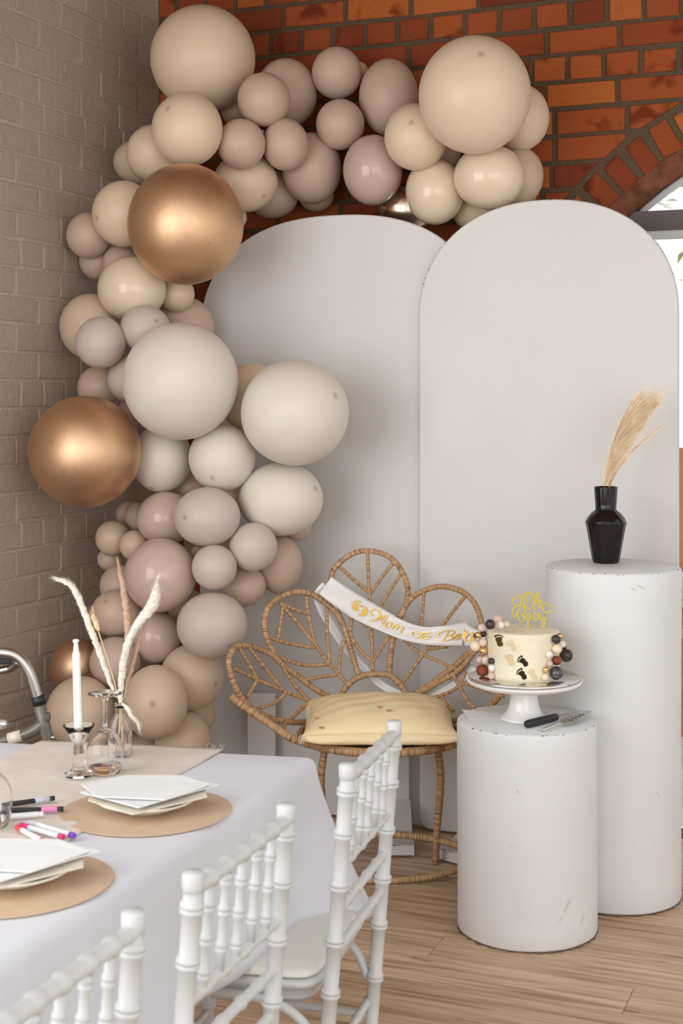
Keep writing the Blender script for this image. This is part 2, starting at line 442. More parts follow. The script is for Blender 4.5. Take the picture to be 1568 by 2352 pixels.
# ---- red brick wall with an arched opening
pts = [(0, -.03), (AC_S - AR, -.03)] + [(AC_S - AR * math.cos(i * math.pi / 40), AC_Z + AR * math.sin(i * math.pi / 40)) for i in range(41)] + [(AC_S + AR, -.03), (WALL_S, -.03), (WALL_S, CEIL), (0, CEIL)]
wm = MB(); wm.prism([WB(s, z) for s, z in pts], NB * -.2)
wall_b = wm.build('wall_back', 'mortar'); tag(wall_b, 'red brick wall with an arched window behind the backdrop', 'wall', kind='structure')
def clip(poly, n, c):           # keep points with p.n >= c
    out = []
    for (p, q) in zip(poly, poly[1:] + poly[:1]):
        dp, dq = p[0] * n[0] + p[1] * n[1] - c, q[0] * n[0] + q[1] * n[1] - c
        if dp >= 0: out.append(p)
        if dp * dq < 0:
            t = dp / (dp - dq); out.append((p[0] + (q[0] - p[0]) * t, p[1] + (q[1] - p[1]) * t))
    return out
def brick_poly(poly, proud=.007, ch=.004, j=.0016):
    cx = sum(p[0] for p in poly) / len(poly); cz = sum(p[1] for p in poly) / len(poly)
    poly = [(x + random.uniform(-j, j), z + random.uniform(-j, j)) for x, z in poly]
    pr = proud + random.uniform(-.002, .002)
    def ins(x, z):
        v = Vector((cx - x, cz - z)); return (x + v.x / v.length * ch, z + v.y / v.length * ch) if v.length > ch * 2 else (x, z)
    n = len(poly); b_ = MB()
    vs_ = [(*ins(x, z)[:1], -pr, ins(x, z)[1]) for x, z in poly] + [(x, -pr + ch * .8, z) for x, z in poly] + [(x, .02, z) for x, z in poly]
    vs_ = [(x - cx, y, z - cz) for x, y, z in vs_]
    b_.add(vs_, [list(range(n))] + [(n + i, n + (i + 1) % n, (i + 1) % n, i) for i in range(n)] + [(2 * n + i, 2 * n + (i + 1) % n, n + (i + 1) % n, n + i) for i in range(n)], False)
    return b_, cx, cz
RO = AR + .142
rest = MB()
rst = [brick_mesh('brick', SL - .021, ZP - .018, .007, 'brick', .004, .0018) for _ in range(6)]
rhd = [brick_mesh('brick', HL - .021, ZP - .018, .007, 'brick', .004, .0018) for _ in range(6)]
ZB = 2.703
for k in range(-28, 7):
    zc = ZB - ZP / 2 + k * ZP
    if zc < .05 or zc > CEIL - .05: continue
    hd = (k % 2 == 1) and k > -1 or (k % 2 == 0 and k < -2)
    hd = k in (1, 3, 5) or (k < -3 and k % 2 == 1)
    L = HL if hd else SL
    s = -L * random.uniform(.1, .4) + (.0 if hd else .09)
    if s < 0: s = s + 0
    s += L / 2
    while s < 2.75:
        poly = [(max(.004, s - L / 2 + .0105), zc - ZP / 2 + .009), (s + L / 2 - .0105, zc - ZP / 2 + .009), (s + L / 2 - .0105, zc + ZP / 2 - .009), (max(.004, s - L / 2 + .0105), zc + ZP / 2 - .009)]
        whole = poly[0][0] > .0045
        if zc > AC_Z:
            dx, dz = s - AC_S, zc - AC_Z; r_ = math.hypot(dx, dz); n = (dx / r_, dz / r_)
            c = RO + .006 + AC_S * n[0] + AC_Z * n[1]
            pc = clip(poly, n, c)
        else:
            pc = clip(poly, (-1, 0), -(AC_S - AR - .004))
        ar = .5 * abs(sum(p[0] * q[1] - q[0] * p[1] for p, q in zip(pc, pc[1:] + pc[:1]))) if len(pc) > 2 else 0
        if ar > .0006 and poly[1][0] > .03:
            if zc > 1.72:
                if len(pc) == 4 and whole and ar > .98 * (L - .021) * (ZP - .018):
                    put(random.choice(rhd if hd else rst), wall_b, WB(s, zc), -TB, .001)
                else:
                    b_, cx, cz = brick_poly(pc); me = b_.mesh('brick'); me.materials.append(MT['brick']); put(me, wall_b, WB(cx, cz), -TB)
            elif s < 1.6:
                b_, cx, cz = brick_poly(pc)
                rot = Matrix.Rotation(-TB, 3, 'Z')
                rest.add([WB(cx, cz) + rot @ v for v in b_.v], b_.f, False)
        s += L
o = rest.build('lower_brick_courses', 'brick', wall_b); o['kind'] = 'stuff'
na = int(math.pi * (AR + .07) / .097)
for i in range(na):
    a0 = math.pi * (i + random.uniform(.08, .13)) / na; a1 = math.pi * (i + random.uniform(.86, .92)) / na
    if AC_Z + math.sin(a0) * AR < 1.7 or a0 > 2.2: continue
    ri, ro = AR + .004, AR + random.uniform(.118, .128)
    poly = [(AC_S - r_ * math.cos(a), AC_Z + r_ * math.sin(a)) for r_, a in ((ri, a0), (ro, a0 + .004), (ro, a1 - .004), (ri, a1))]
    b_, cx, cz = brick_poly(poly, .007, .004, .004)
    me = b_.mesh('arch_brick'); me.materials.append(MT['brick']); o = put(me, wall_b, WB(cx, cz), -TB); o.name = 'arch_brick'

# ---- arched window
win = thing('window_1', WB(AC_S, 0), 'arched window with brown timber frame right of the white arch panels', 'window'); win['kind'] = 'structure'
def band(r0, r1, a0, a1, o0, o1, n=40):
    b_ = MB()
    def fn(u, v):
        a = a0 + (a1 - a0) * u
        r_, ou = [(r0, o0), (r1, o0), (r1, o1), (r0, o1), (r0, o0)][round(v * 4)]
        return WB(AC_S - r_ * math.cos(a), AC_Z + r_ * math.sin(a), ou)
    b_.grid(fn, n, 4, False); return b_
b_ = band(AR - .075, AR + .002, 0, math.pi, .004, -.10)
for sg in (-1, 1):
    b_.prism([WB(AC_S + sg * (AR + .002), 0, .004), WB(AC_S + sg * (AR - .075), 0, .004), WB(AC_S + sg * (AR - .075), AC_Z, .004), WB(AC_S + sg * (AR + .002), AC_Z, .004)], NB * -.104)
b_.build('frame', 'darkwood', win)
b_ = band(AR - .092, AR - .075, .02, math.pi - .02, -.05, -.085); b_.build('glazing_bead', 'resin', win)
def wbox(s0, s1, z0, z1, o0, o1, name, m):
    b_ = MB(); b_.prism([WB(s0, z0, o0), WB(s1, z0, o0), WB(s1, z1, o0), WB(s0, z1, o0)], NB * (o1 - o0)); return b_.build(name, m, win)
hw = math.sqrt((AR - .07) ** 2 - (2.18 - AC_Z) ** 2)
wbox(AC_S - hw - .02, AC_S + hw + .02, 2.140, 2.212, -.002, -.09, 'transom', 'transom')
wbox(AC_S - hw - .1, AC_S + hw + .1, 2.115, 2.140, -.012, -.08, 'transom_lip', 'resin')
wbox(AC_S + .35, AC_S + .42, 0, 2.12, -.01, -.08, 'mullion', 'transom')
b_ = MB(); ring = [(AC_S - (AR - .08) * math.cos(a), AC_Z + (AR - .08) * math.sin(a)) for a in [math.asin((2.212 - AC_Z) / (AR - .08)) + (math.pi - 2 * math.asin((2.212 - AC_Z) / (AR - .08))) * i / 24 for i in range(25)]]
b_.prism([WB(s, z, -.06) for s, z in ring], NB * -.004); b_.build('pane', 'pane', win)
wbox(AC_S - AR + .075, AC_S + .35, .05, 2.12, -.06, -.064, 'pane', 'pane')
wbox(AC_S + .42, AC_S + AR - .075, .05, 2.12, -.06, -.064, 'pane', 'pane')

# ---- ceiling, the ground outside
b_ = MB(); b_.prism([WB(-.3, CEIL, -.2), WB(WALL_S, CEIL, -.2), WB(WALL_S, CEIL, 2.7), WB(-.3, CEIL, 2.7)], (0, 0, .1))
tag(b_.build('ceiling', 'ceiling'), 'unseen brown timber ceiling, cut short to let sky light in', 'ceiling', kind='structure')  # out of view; brown tone and short depth shape the room light
b_ = MB(); b_.prism([WB(-3, -.06, -.2), WB(9, -.06, -.2), WB(9, -.06, -14), WB(-3, -.06, -14)], (0, 0, .02))
tag(b_.build('terrace', 'paving'), 'pale paved terrace outside the arched window', 'terrace', kind='structure')
# ---- outside: tree, orange chair, dotted cushion
tr = thing('garden_tree', (2.55, 9.5, -.04), 'pale green garden tree seen through the upper window pane', 'tree')
b_ = MB(); b_.tube(spline([(2.9, 9.5, -.04), (2.85, 9.5, 1.2), (2.7, 9.4, 2.4), (2.5, 9.3, 3.2)], 5), [.09 - .003 * i for i in range(16)], 8); b_.build('trunk', 'bark', tr)
b_ = MB()
for i in range(420):
    c = Vector((2.6 + random.gauss(0, .55), 9.4 + random.gauss(0, .4), 3.05 + random.gauss(0, .32)))
    rot = Matrix.Rotation(random.uniform(0, 6.3), 3, 'Z') @ Matrix.Rotation(random.uniform(-1, 1), 3, 'X')
    l = random.uniform(.05, .09); q = [(0, -l, 0), (l * .35, 0, .012), (0, l, 0), (-l * .35, 0, .012)]
    b_.add([c + rot @ Vector(x) for x in q], [(0, 1, 2), (0, 2, 3)], False)
o = b_.build('foliage', 'leaf', tr); o['kind'] = 'stuff'
gc = P(1600, 1250, 6.6); gx, gy = gc.x + .17, gc.y
ch_ = thing('garden_chair', (gx, gy, -.04), 'orange wooden garden chair outside the window, right picture edge', 'chair')
b_ = MB(); b_.prism([(gx - .27, gy + .04, .80), (gx + .27, gy + .04, .80), (gx + .27, gy + .13, 1.24), (gx - .25, gy + .13, 1.30)], (0, .025, 0)); b_.build('backrest', 'orange', ch_)
b_ = MB(); b_.box((gx, gy - .2, .46), (.54, .5, .04)); b_.build('seat', 'orange', ch_)
for sx in (-.25, .25):
    for sy, zt in ((-.42, .46), (.02, .85)):
        b_ = MB(); b_.box((gx + sx, gy + sy, zt / 2 - .02), (.045, .045, zt + .04)); b_.build('leg', 'orange', ch_)
b_ = MB(); b_.sphere((gx - .02, gy - .12, .66), (.28, .09, .17), 24, 14)
tag(b_.build('dotted_cushion', 'dots', org=(gx, gy - .12, .5)), 'white dotted cushion leaning on the orange garden chair', 'cushion')

# ================================================================== WHITE ARCH PANELS
def WP(s, z, out=0): return Vector((0, 5.159, 0)) + EB * s + NB * out + Z3 * z
def arch_panel(name, s0, s1, top, B, nexp, out, label):
    t = thing(name, WP((s0 + s1) / 2, 0, out), label, 'backdrop panel')
    c, hw = (s0 + s1) / 2, (s1 - s0) / 2; pts = []
    for i in range(7):
        a = math.pi / 2 * i / 6; r_ = .04; pts.append((c + hw - r_ + r_ * math.sin(a), .008 + r_ - r_ * math.cos(a)))
    for i in range(65):
        a = math.pi * i / 64; ca, sa = math.cos(a), math.sin(a)
        pts.append((c + hw * math.copysign(abs(ca) ** (2 / nexp), ca), top - B + B * abs(sa) ** (2 / nexp)))
    for i in range(7):
        a = math.pi / 2 * i / 6; r_ = .04; pts.append((c - hw + r_ - r_ * math.cos(a), .008 + r_ - r_ * math.sin(a)))
    b_ = MB(); ch = .004; n = len(pts); th = .024
    def ins(s, z, e): v = Vector((c - s, top * .5 - z)).normalized(); return s + v.x * e, z + v.y * e
    rings = [[WP(*ins(s, z, ch), out) for s, z in pts], [WP(s, z, out - ch) for s, z in pts], [WP(s, z, out - th) for s, z in pts]]
    b_.add(rings[0] + rings[1] + rings[2], [list(range(n)), list(range(2 * n, 3 * n))[::-1]] + [(k * n + i, k * n + (i + 1) % n, (k + 1) * n + (i + 1) % n, (k + 1) * n + i) for k in (0, 1) for i in range(n)], False)
    b_.build('arch_board', 'panel', t)
    # scuffed dark flecks on the edge
    b_ = MB()
    for i in range(26):
        a = random.uniform(.1, math.pi - .1); ca, sa = math.cos(a), math.sin(a)
        s, z = c + hw * math.copysign(abs(ca) ** (2 / nexp), ca), top - B + B * abs(sa) ** (2 / nexp)
        b_.sphere(WP(s, z - .001, out - .004), (random.uniform(.002, .005), .0015, random.uniform(.001, .002)), 6, 4)
    b_.build('chipped_edge', 'chip', t)['kind'] = 'stuff'
    return t
pl = arch_panel('arch_panel', -.595, .522, 2.205, .45, 2.4, -.032, 'white arched backdrop panel on the left, behind the balloon garland')
pr = arch_panel('arch_panel', .298, 1.2017, 2.217, .40, 2.2, 0, 'white arched backdrop panel on the right, behind the cake and the tall plinth')
def support(par, base, yaw, hgt, length):
    rot = Matrix.Rotation(yaw, 3, 'Z')
    def at(x, y, z): return base + rot @ Vector((x, y, z))
    b_ = MB(); b_.box(at(0, -.012, hgt / 2 + .005), (.103, .022, hgt - .01), rot, .002); u = b_.build('support_board', 'panel', par)
    b_ = MB()
    b_.add([at(x, y, z) for x in (-.055, .055) for y, z in ((-.03, .005), (-length, .005), (-length, .042), (-.16, .048), (-.03, .115))],
           [(0, 1, 2, 3, 4), (9, 8, 7, 6, 5)] + [(i, 5 + i, 5 + (i + 1) % 5, (i + 1) % 5) for i in range(5)], False)
    b_.build('support_foot', 'panel', par)
    b_ = MB()
    for k in range(5): b_.box(at(random.uniform(-.05, .05), -length - .0002, .041), (random.uniform(.006, .02), .001, .0016), rot)
    b_.box(at(.0, -length - .0003, .007), (.1, .001, .0025), rot)
    b_.build('chipped_paint', 'chip', par)['kind'] = 'stuff'
support(pl, WP(-.328, 0, -.028) + Vector((0, -.06, 0)), 0, .45, .30)
support(pl, Vector((.188, 5.055, 0)), 0, .47, .30)
support(pr, WP(.565, 0, .0) + Vector((0, -.045, 0)), R(-40), .46, .27)
support(pr, WP(1.12, 0, .0), -TB, .46, .27)

# ================================================================== PLINTHS
def plinth(loc, r, h, label, seed, scuffs):
    t = thing('plinth', loc, label, 'plinth'); rs = random.Random(seed)
    b_ = MB(); prof = [(r - .006, .004), (r - .002, .006), (r, .012)] + [(r, .012 + (h - .022) * i / 14) for i in range(1, 15)] + [(r - .0015, h - .004), (r - .006, h), (.001, h)]
    ph = [rs.uniform(0, 6.28) for _ in range(6)]
    def fn(rr, z, a):
        return rr + (rr > r * .9) * .0009 * (math.sin(3 * a + ph[0] + z * 4) + math.sin(7 * a + ph[1] - z * 9) * .6 + math.sin(13 * a + ph[2] + z * 21) * .3)
    b_.lathe(prof, 96, loc, True, fn); b_.build('drum', 'plinth', t)
    b_ = MB()
    for i in range(34):
        a = rs.uniform(-math.pi, 0); b_.sphere(Vector(loc) + Vector(((r - .003) * math.cos(a), (r - .003) * math.sin(a), .003)), (rs.uniform(.003, .010), .003, rs.uniform(.0008, .002)), 6, 4)
    for i in range(16):
        a = rs.uniform(-math.pi, 0); b_.sphere(Vector(loc) + Vector(((r - .002) * math.cos(a), (r - .002) * math.sin(a), h - rs.uniform(.0, .005))), (rs.uniform(.001, .004), .002, rs.uniform(.0006, .0014)), 6, 4)
    b_.build('chipped_edge', 'chip', t)['kind'] = 'stuff'
    b_ = MB()
    for ang, z, l, wd, sl in scuffs:
        for w_, sh in ((wd, 0), (wd * .6, .004)):
            pts = []
            for k in range(9):
                u = (k - 4) / 8 * l; a = ang + (u * math.cos(sl) + sh) / r; hw_ = w_ * .5 * (1 - (abs(k - 4) / 4.2) ** 2) * rs.uniform(.7, 1.2)
                pts.append((a, z + u * math.sin(sl) - sh, hw_))
            vv = [Vector(loc) + Vector(((r + .0016) * math.cos(a + sg * hw_ * math.sin(sl) / r), (r + .0016) * math.sin(a + sg * hw_ * math.sin(sl) / r), zz - sg * hw_ * math.cos(sl))) for a, zz, hw_ in pts for sg in (-1, 1)]
            b_.add(vv, [(2 * k, 2 * k + 1, 2 * k + 3, 2 * k + 2) for k in range(8)])
    b_.build('scuff_mark', 'scuff', t)['kind'] = 'stuff'
    return t
SP = Vector((.538, 4.134, 0)); TP = Vector((.843, 4.419, 0)); SPH, SPR, TPH, TPR = .605, .2015, 1.017, .207
plinth(SP, SPR, SPH, 'short white round plinth in front, carrying the cake', 3, [(R(-64), .13, .045, .0022, 1.0), (R(-70), .095, .02, .0015, .9), (R(-48), .08, .03, .002, 1.1), (R(-110), .30, .012, .001, .5), (R(-105), .45, .014, .0015, 1.0)])
plinth(TP, TPR, TPH, 'tall white round plinth at the right, carrying the black vase', 5, [(R(-62), .36, .02, .002, 2.2), (R(-66), .22, .014, .001, .2), (R(-78), .98, .03, .002, -.4), (R(-85), .975, .02, .002, -.2)])

# ================================================================== BALLOON GARLAND
# px, py, rx, ry (pixels of the photo), colour, first depth, rank flags, tip direction (dx, dy pixels / r) or None, label
BL = [
 (465,135,121,121,'cream',5.36,'',None,'very big cream balloon at the top left end of the garland'),
 (430,298,82,85,'cream',5.16,'',(-.45,-.42),'cream balloon right below the very big one at the top left, above the gold one'),
 (355,353,66,67,'cream',5.28,'',None,'cream balloon at upper left, half hidden behind the cream one above the gold balloon'),
 (318,372,58,50,'nude',5.42,'',None,'beige balloon against the side wall, leftmost of those above the upper gold balloon'),
 (284,491,72,76,'cream',5.20,'',(-.75,.2),'cream balloon touching the left side of the upper gold balloon'),
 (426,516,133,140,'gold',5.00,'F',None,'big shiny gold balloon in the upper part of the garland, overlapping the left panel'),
 (203,541,51,53,'mauve',5.22,'',None,'small dusty mauve balloon at the side wall, leftmost beside the upper gold balloon'),
 (277,604,42,42,'mauve',5.26,'',None,'small mauve balloon squeezed below left of the upper gold balloon'),
 (224,600,42,43,'mauve',5.34,'',None,'small shaded mauve balloon at the side wall under the leftmost mauve one'),
 (303,663,79,75,'creamgloss',5.08,'',None,'glossy cream balloon directly below left of the upper gold balloon'),
 (208,750,71,76,'nude',5.20,'',None,'beige balloon at the side wall behind two pink ones, middle height'),
 (231,787,58,60,'pink',5.02,'',None,'dusty pink balloon in front of the beige one at the side wall'),
 (333,755,58,54,'pink',5.04,'',(.55,-.3),'dusty pink balloon tucked above the left shoulder of the huge ivory balloon'),
 (302,870,55,57,'pink',5.04,'',None,'dusty pink balloon half hidden by the left side of the huge ivory balloon'),
 (228,890,50,50,'mauve',5.18,'',None,'shaded mauve balloon just above the lower left gold balloon'),
 (414,876,133,135,'ivory',4.84,'F',None,'huge ivory balloon in front, middle of the garland'),
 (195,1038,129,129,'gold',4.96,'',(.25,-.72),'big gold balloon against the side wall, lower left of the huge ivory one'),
 (420,752,72,72,'mauve',5.32,'F',None,'brownish mauve balloon in shade, above right of the huge ivory balloon'),
 (405,675,42,42,'nude',5.30,'',None,'small shaded balloon right under the upper gold balloon'),
 (580,915,78,80,'cream',5.06,'F',None,'peach cream balloon wedged between the two biggest ivory balloons'),
 (676,948,125,122,'ivory',4.86,'F',(.76,-.32),'big ivory balloon farthest out over the left panel'),
 (371,1053,71,78,'ivory',5.00,'',(-.25,.85),'ivory balloon below the huge one, left of a pair'),
 (510,1051,77,78,'ivory',4.94,'F',(-.22,.55),'ivory balloon below the huge one, right of a pair'),
 (644,1146,98,85,'ivory',4.96,'F',(.83,-.32),'wide ivory balloon under the big one over the left panel'),
 (380,1190,67,62,'mauvegloss',5.02,'',None,'glossy mauve balloon left behind the oval pink one, below the ivory pair'),
 (476,1187,77,68,'pink',4.84,'F',(-.6,-.05),'oval dusty pink balloon in front, just below the ivory pair'),
 (581,1256,56,56,'pink',4.88,'F',None,'small dusty pink balloon under the wide ivory one'),
 (640,1297,55,68,'mauve',5.04,'F',None,'mauve balloon at the right edge of the garland against the panel'),
 (680,1205,36,36,'mauve',5.08,'F',None,'small brown mauve balloon peeping out behind the wide ivory one'),
 (258,1236,39,41,'nude',5.14,'',None,'small beige balloon at the left, below the lower left gold balloon'),
 (308,1252,34,35,'nude',5.06,'',None,'small beige balloon between the small left one and the big mauve one'),
 (253,1284,30,27,'nude',5.24,'',None,'small shaded beige balloon below the small left beige one'),
 (295,1180,29,30,'mauve',5.28,'',None,'tiny shaded mauve balloon behind the glossy mauve one, leftmost'),
 (318,1186,33,34,'mauve',5.20,'',None,'tiny mauve balloon touching the left of the glossy mauve one'),
 (368,1321,83,85,'mauvegloss',4.86,'',None,'large glossy mauve balloon behind the brown dried plume'),
 (492,1303,52,52,'pink',4.80,'F',None,'small round dusty pink balloon in front, right of the large glossy mauve one'),
 (557,1346,54,48,'mauve',4.98,'F',None,'mauve balloon in shade behind two small dusty pink ones'),
 (452,1267,14,14,'pink',5.04,'',None,'tiny balloon peeping out right of the large glossy mauve one'),
 (275,1345,46,48,'mauve',5.08,'',None,'mauve balloon half hidden left behind the large glossy mauve one'),
 (266,1408,57,54,'mauve',4.96,'',(-.3,-.6),'mauve balloon behind the bunny tail grass'),
 (356,1464,57,59,'mauvegloss',4.94,'',None,'glossy mauve balloon behind the thick white plume'),
 (487,1436,82,76,'pink',4.78,'F',(.55,.5),'wide dusty pink balloon beside the rattan chair'),
 (264,1521,58,58,'mauve',4.90,'',None,'dark mauve balloon right of the small gold one behind the candle'),
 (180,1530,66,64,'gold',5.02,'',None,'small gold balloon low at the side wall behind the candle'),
 (185,1636,79,82,'nude',4.78,'',(-.9,-.1),'beige balloon at the lower left behind the candle holder'),
 (357,1613,74,85,'nude',4.72,'',(.05,-.15),'upright beige balloon in front, behind the bottle vase'),
 (440,1555,74,76,'nude',4.90,'F',(.8,.1),'beige balloon under the wide dusty pink one'),
 (420,1700,64,70,'nude',4.88,'',None,'low beige balloon just above the table edge'),
 (318,1735,54,50,'nude',4.98,'',None,'beige balloon nearly hidden behind the table edge'),
 (432,1118,44,44,'mauve',5.16,'',None,'small brown balloon in the gap under the ivory pair'),
 (606,229,61,62,'mauve',5.20,'',None,'front mauve balloon at the top, upper of a tight trio'),
 (657,215,72,80,'mauve',5.44,'',None,'large mauve balloon behind the tight trio at the top'),
 (773,168,58,60,'mauve',5.40,'',None,'topmost mauve balloon in the middle of the top run'),
 (781,286,56,58,'mauve',5.34,'',None,'mauve balloon directly under the topmost mauve one'),
 (892,224,69,88,'mauve',5.36,'',None,'tall oval mauve balloon left of the big cream one'),
 (554,331,56,58,'mauve',5.16,'',None,'front mauve balloon at the top, lower left of a tight trio'),
 (655,332,53,60,'mauve',5.24,'',None,'front mauve balloon at the top, lower right of a tight trio'),
 (716,386,69,82,'mauve',5.40,'',None,'oval mauve balloon just above the top of the left panel'),
 (856,391,69,81,'mauvegloss',5.30,'',None,'glossy mauve balloon above the right shoulder of the left panel'),
 (540,255,32,33,'mauve',5.48,'',None,'small shaded mauve balloon between the biggest cream one and the tight trio'),
 (563,419,75,68,'cream',5.30,'',(.6,.55),'cream balloon above right of the upper gold balloon'),
 (625,448,60,55,'mauve',5.50,'',None,'shaded mauve balloon behind the top left edge of the left panel'),
 (725,448,42,38,'mauve',5.56,'',None,'small shaded mauve balloon behind the top of the left panel'),
 (955,315,73,77,'cream',5.10,'',(-.2,-.27),'cream balloon touching the lower left of the big cream one at the top right'),
 (1090,219,129,135,'cream',4.94,'',(.02,-.5),'very big cream balloon at the top right end of the garland'),
 (1195,271,66,76,'cream',5.16,'',None,'cream balloon behind the right side of the big top right one'),
 (1124,407,83,75,'creamgloss',5.08,'',None,'wide cream balloon below the big top right one, above the right panel'),
 (1190,405,58,68,'nude',5.20,'',None,'peach balloon at the right end of the garland, behind the wide cream one'),
 (998,440,68,77,'creamgloss',5.10,'',None,'cream balloon in the dip between the two panels'),
 (940,482,78,64,'bronze',5.30,'',None,'shiny bronze balloon half hidden behind the dip between the panels'),
 (1082,482,46,45,'nude',5.24,'',None,'peach balloon peeping out behind the left shoulder of the right panel'),
 (822,165,24,24,'nude',5.52,'',None,'tiny peach balloon behind the topmost mauve one'),
 (1020,352,38,38,'nude',5.30,'',None,'tan balloon in the gap left below the big top right one'),
 (468,1246,46,46,'mauve',5.20,'F',None,'added inner mauve balloon closing the gap between the oval pink and the large glossy mauve one'),  # from here, inner balloons added so gaps stay dark against the lit wall
 (432,1400,46,46,'mauve',5.12,'F',None,'added inner mauve balloon closing the gap left of the wide dusty pink one'),
 (545,1140,40,40,'nude',5.16,'F',None,'added inner beige balloon closing the gap left of the wide ivory one'),
 (455,1640,40,44,'nude',5.10,'F',None,'added inner beige balloon closing the gap between the two lowest beige ones'),
 (330,940,60,60,'mauve',5.24,'',None,'shaded mauve balloon behind the left edge of the huge ivory one'),
 (543,500,24,26,'cream',5.38,'',None,'tiny cream balloon behind the right side of the upper gold balloon'),
]
NP = Vector((NB.x, NB.y)); 
ds = [b_[5] for b_ in BL]; first = list(ds)
def limit(i, d):
    px, py, rx, ry, c, _, fl, _, _ = BL[i]
    r = (rx + ry) / 2 / F
    for _ in range(3):
        p = P(px, py, d); rr = r * d
        gap = (p - CORNER).dot(NL) - rr - .012
        if gap < 0: d += gap * 2.0
        p = P(px, py, d); gap = (p - CORNER).dot(NB) - r * d - .012
        if gap < 0: d += gap * 1.1
        if 'F' in fl:
            p = P(px, py, d); gap = (p - Vector((0, 5.159, 0))).dot(NB) + .02 - r * d
            if gap < 0: d += gap * 1.1
    return d
for it in range(260):
    ps = [P(b_[0], b_[1], d) for b_, d in zip(BL, ds)]; rs = [(b_[2] + b_[3]) / 2 / F * d for b_, d in zip(BL, ds)]
    mv = [0.0] * len(BL)
    for i in range(len(BL)):
        for j in range(i):
            v = ps[i] - ps[j]; need = (rs[i] + rs[j]) * .95
            if v.length < need:
                k = (need - v.length) * .25
                sgn = 1 if first[i] > first[j] or (first[i] == first[j]) else -1
                mv[i] += sgn * k; mv[j] -= sgn * k
    for i in range(len(BL)):
        ds[i] += max(-.03, min(.03, mv[i])) + (first[i] - ds[i]) * .015
        ds[i] = limit(i, ds[i])
def balloon(i):
    px, py, rx, ry, colr, _, fl, tipd, label = BL[i]; d = ds[i]; c = P(px, py, d)
    ax, az = rx * d / F, ry * d / F; ay = (ax + az) / 2
    rnd = random.Random(i)
    if tipd: t = Vector((tipd[0], 0, -tipd[1])); t.y = -math.sqrt(max(.02, 1 - t.x ** 2 - t.z ** 2)); t.normalize()
    else:
        # tips point away from the middle of the garland, mostly upwards or to the back, out of sight
        t = Vector((rnd.uniform(-.6, .6), rnd.uniform(-.9, -.3), rnd.uniform(-.5, .5))).normalized()
    q = Vector((0, 0, 1)).rotation_difference(t)
    big = max(rx, ry) > 100; seg, ring = (48, 32) if big else (36, 24)
    m_ = MB(); m_.tip = []
    m_.sphere((0, 0, 0), 1, seg, ring)
    vs_ = []
    for v in m_.v:
        z = v.z; tipv = max(0, min(1, (z - .9982) / .0016)) * .75 if tipd and not (colr == 'gold') else 0
        m_.tip.append(tipv)
        k = 1 - .05 * max(0, -z) ** 2 * 1.0           # a little narrower towards the knot
        u = q @ Vector((v.x * k, v.y * k, z))
        vs_.append(Vector((u.x * ax, u.y * ay, u.z * az)))
    m_.v = [c + v for v in vs_]
    t0 = thing('balloon', c, label, 'balloon', 'balloons of the garland')
    skin = m_.build('balloon_skin', colr, t0)
    kn = q @ Vector((0, 0, -1)); kn = Vector((kn.x * ax, kn.y * ay, kn.z * az)); n = kn.normalized(); base = c + kn
    b2 = MB(); rr = min(.006, ax * .08)
    b2.tube([base - n * .003, base + n * .004, base + n * .009, base + n * .011, base + n * .017], [rr * .9, rr * .75, rr * 1.1, rr * .7, rr * 1.5], 8)
    b2.build('knot', colr, t0)
for i in range(len(BL)): balloon(i)

# ================================================================== RATTAN FLOWER CHAIR
def K6(x, y): return 500 + x / 2.24, 1230 + y / 2.24       # detail sheet -> photo pixels
def bowl(px, py):
    t = (1640 - py) / 378; u = (px - 852) / 325
    return 4.83 + .15 * t - .30 * min(1.3, u * u)
def BW(x, y, off=0): px, py = K6(x, y); return P(px, py, bowl(px, py) + off)
RC = thing('rattan_chair', (.125, 4.66, 0), 'round-backed rattan chair with five leaf-shaped petals in the middle', 'chair')
def rope(path, r, closed=False, taper=0):
    p = resample(path, .0042, closed); m_ = MB(); m_.uv = []
    rr = [r * (1 + (.075 if i % 2 else -.075) + random.uniform(-.05, .05)) for i in range(len(p))]
    m_.tube(p, rr, 8, True, closed); return m_
def pet(pts, veins, ro=.0098, rv=.0062):
    b_ = rope(spline([BW(*p) for p in pts], 8), ro); o = b_.build('petal_frame', 'rattan', RC)
    for v in veins: rope(spline([BW(*p, -.003) for p in v], 6), rv).build('rib', 'rattan', o)
    return o
PA = [(500,952),(400,962),(280,942),(180,892),(118,828),(75,740),(57,660),(70,600),(112,566),(165,570),(230,590),(290,622),(340,670),(410,722),(490,782),(560,825),(622,856)]
VA = [[(75,682),(200,740),(340,800),(470,850),(582,882)], [(110,580),(160,660),(203,740)], [(160,575),(250,690),(345,803)], [(205,742),(150,832)], [(335,680),(400,775),(466,846)], [(350,812),(290,862),(208,890)], [(472,852),(425,895),(372,948)]]
PB = [(292,612),(255,535),(240,455),(255,382),(300,330),(370,298),(432,290),(495,308),(560,352),(610,400),(640,455),(662,515),(692,612),(715,690),(727,725)]
VB = [[(320,345),(420,460),(500,560),(570,655),(620,710),(667,768)], [(455,310),(465,400),(500,560)], [(320,345),(395,380),(462,402)], [(335,368),(322,450),(310,532)], [(260,520),(310,540),(400,562),(500,577)], [(560,372),(563,500),(575,652)], [(318,625),(400,657),(480,668),(570,661)], [(655,530),(632,600),(622,706)], [(620,714),(540,726),(448,742)]]
PC = [(664,520),(640,450),(610,380),(588,300),(585,210),(602,168),(650,120),(710,87),(770,79),(840,91),(902,126),(946,182),(972,245),(977,305),(962,372),(932,432),(910,492),(893,580),(882,712)]
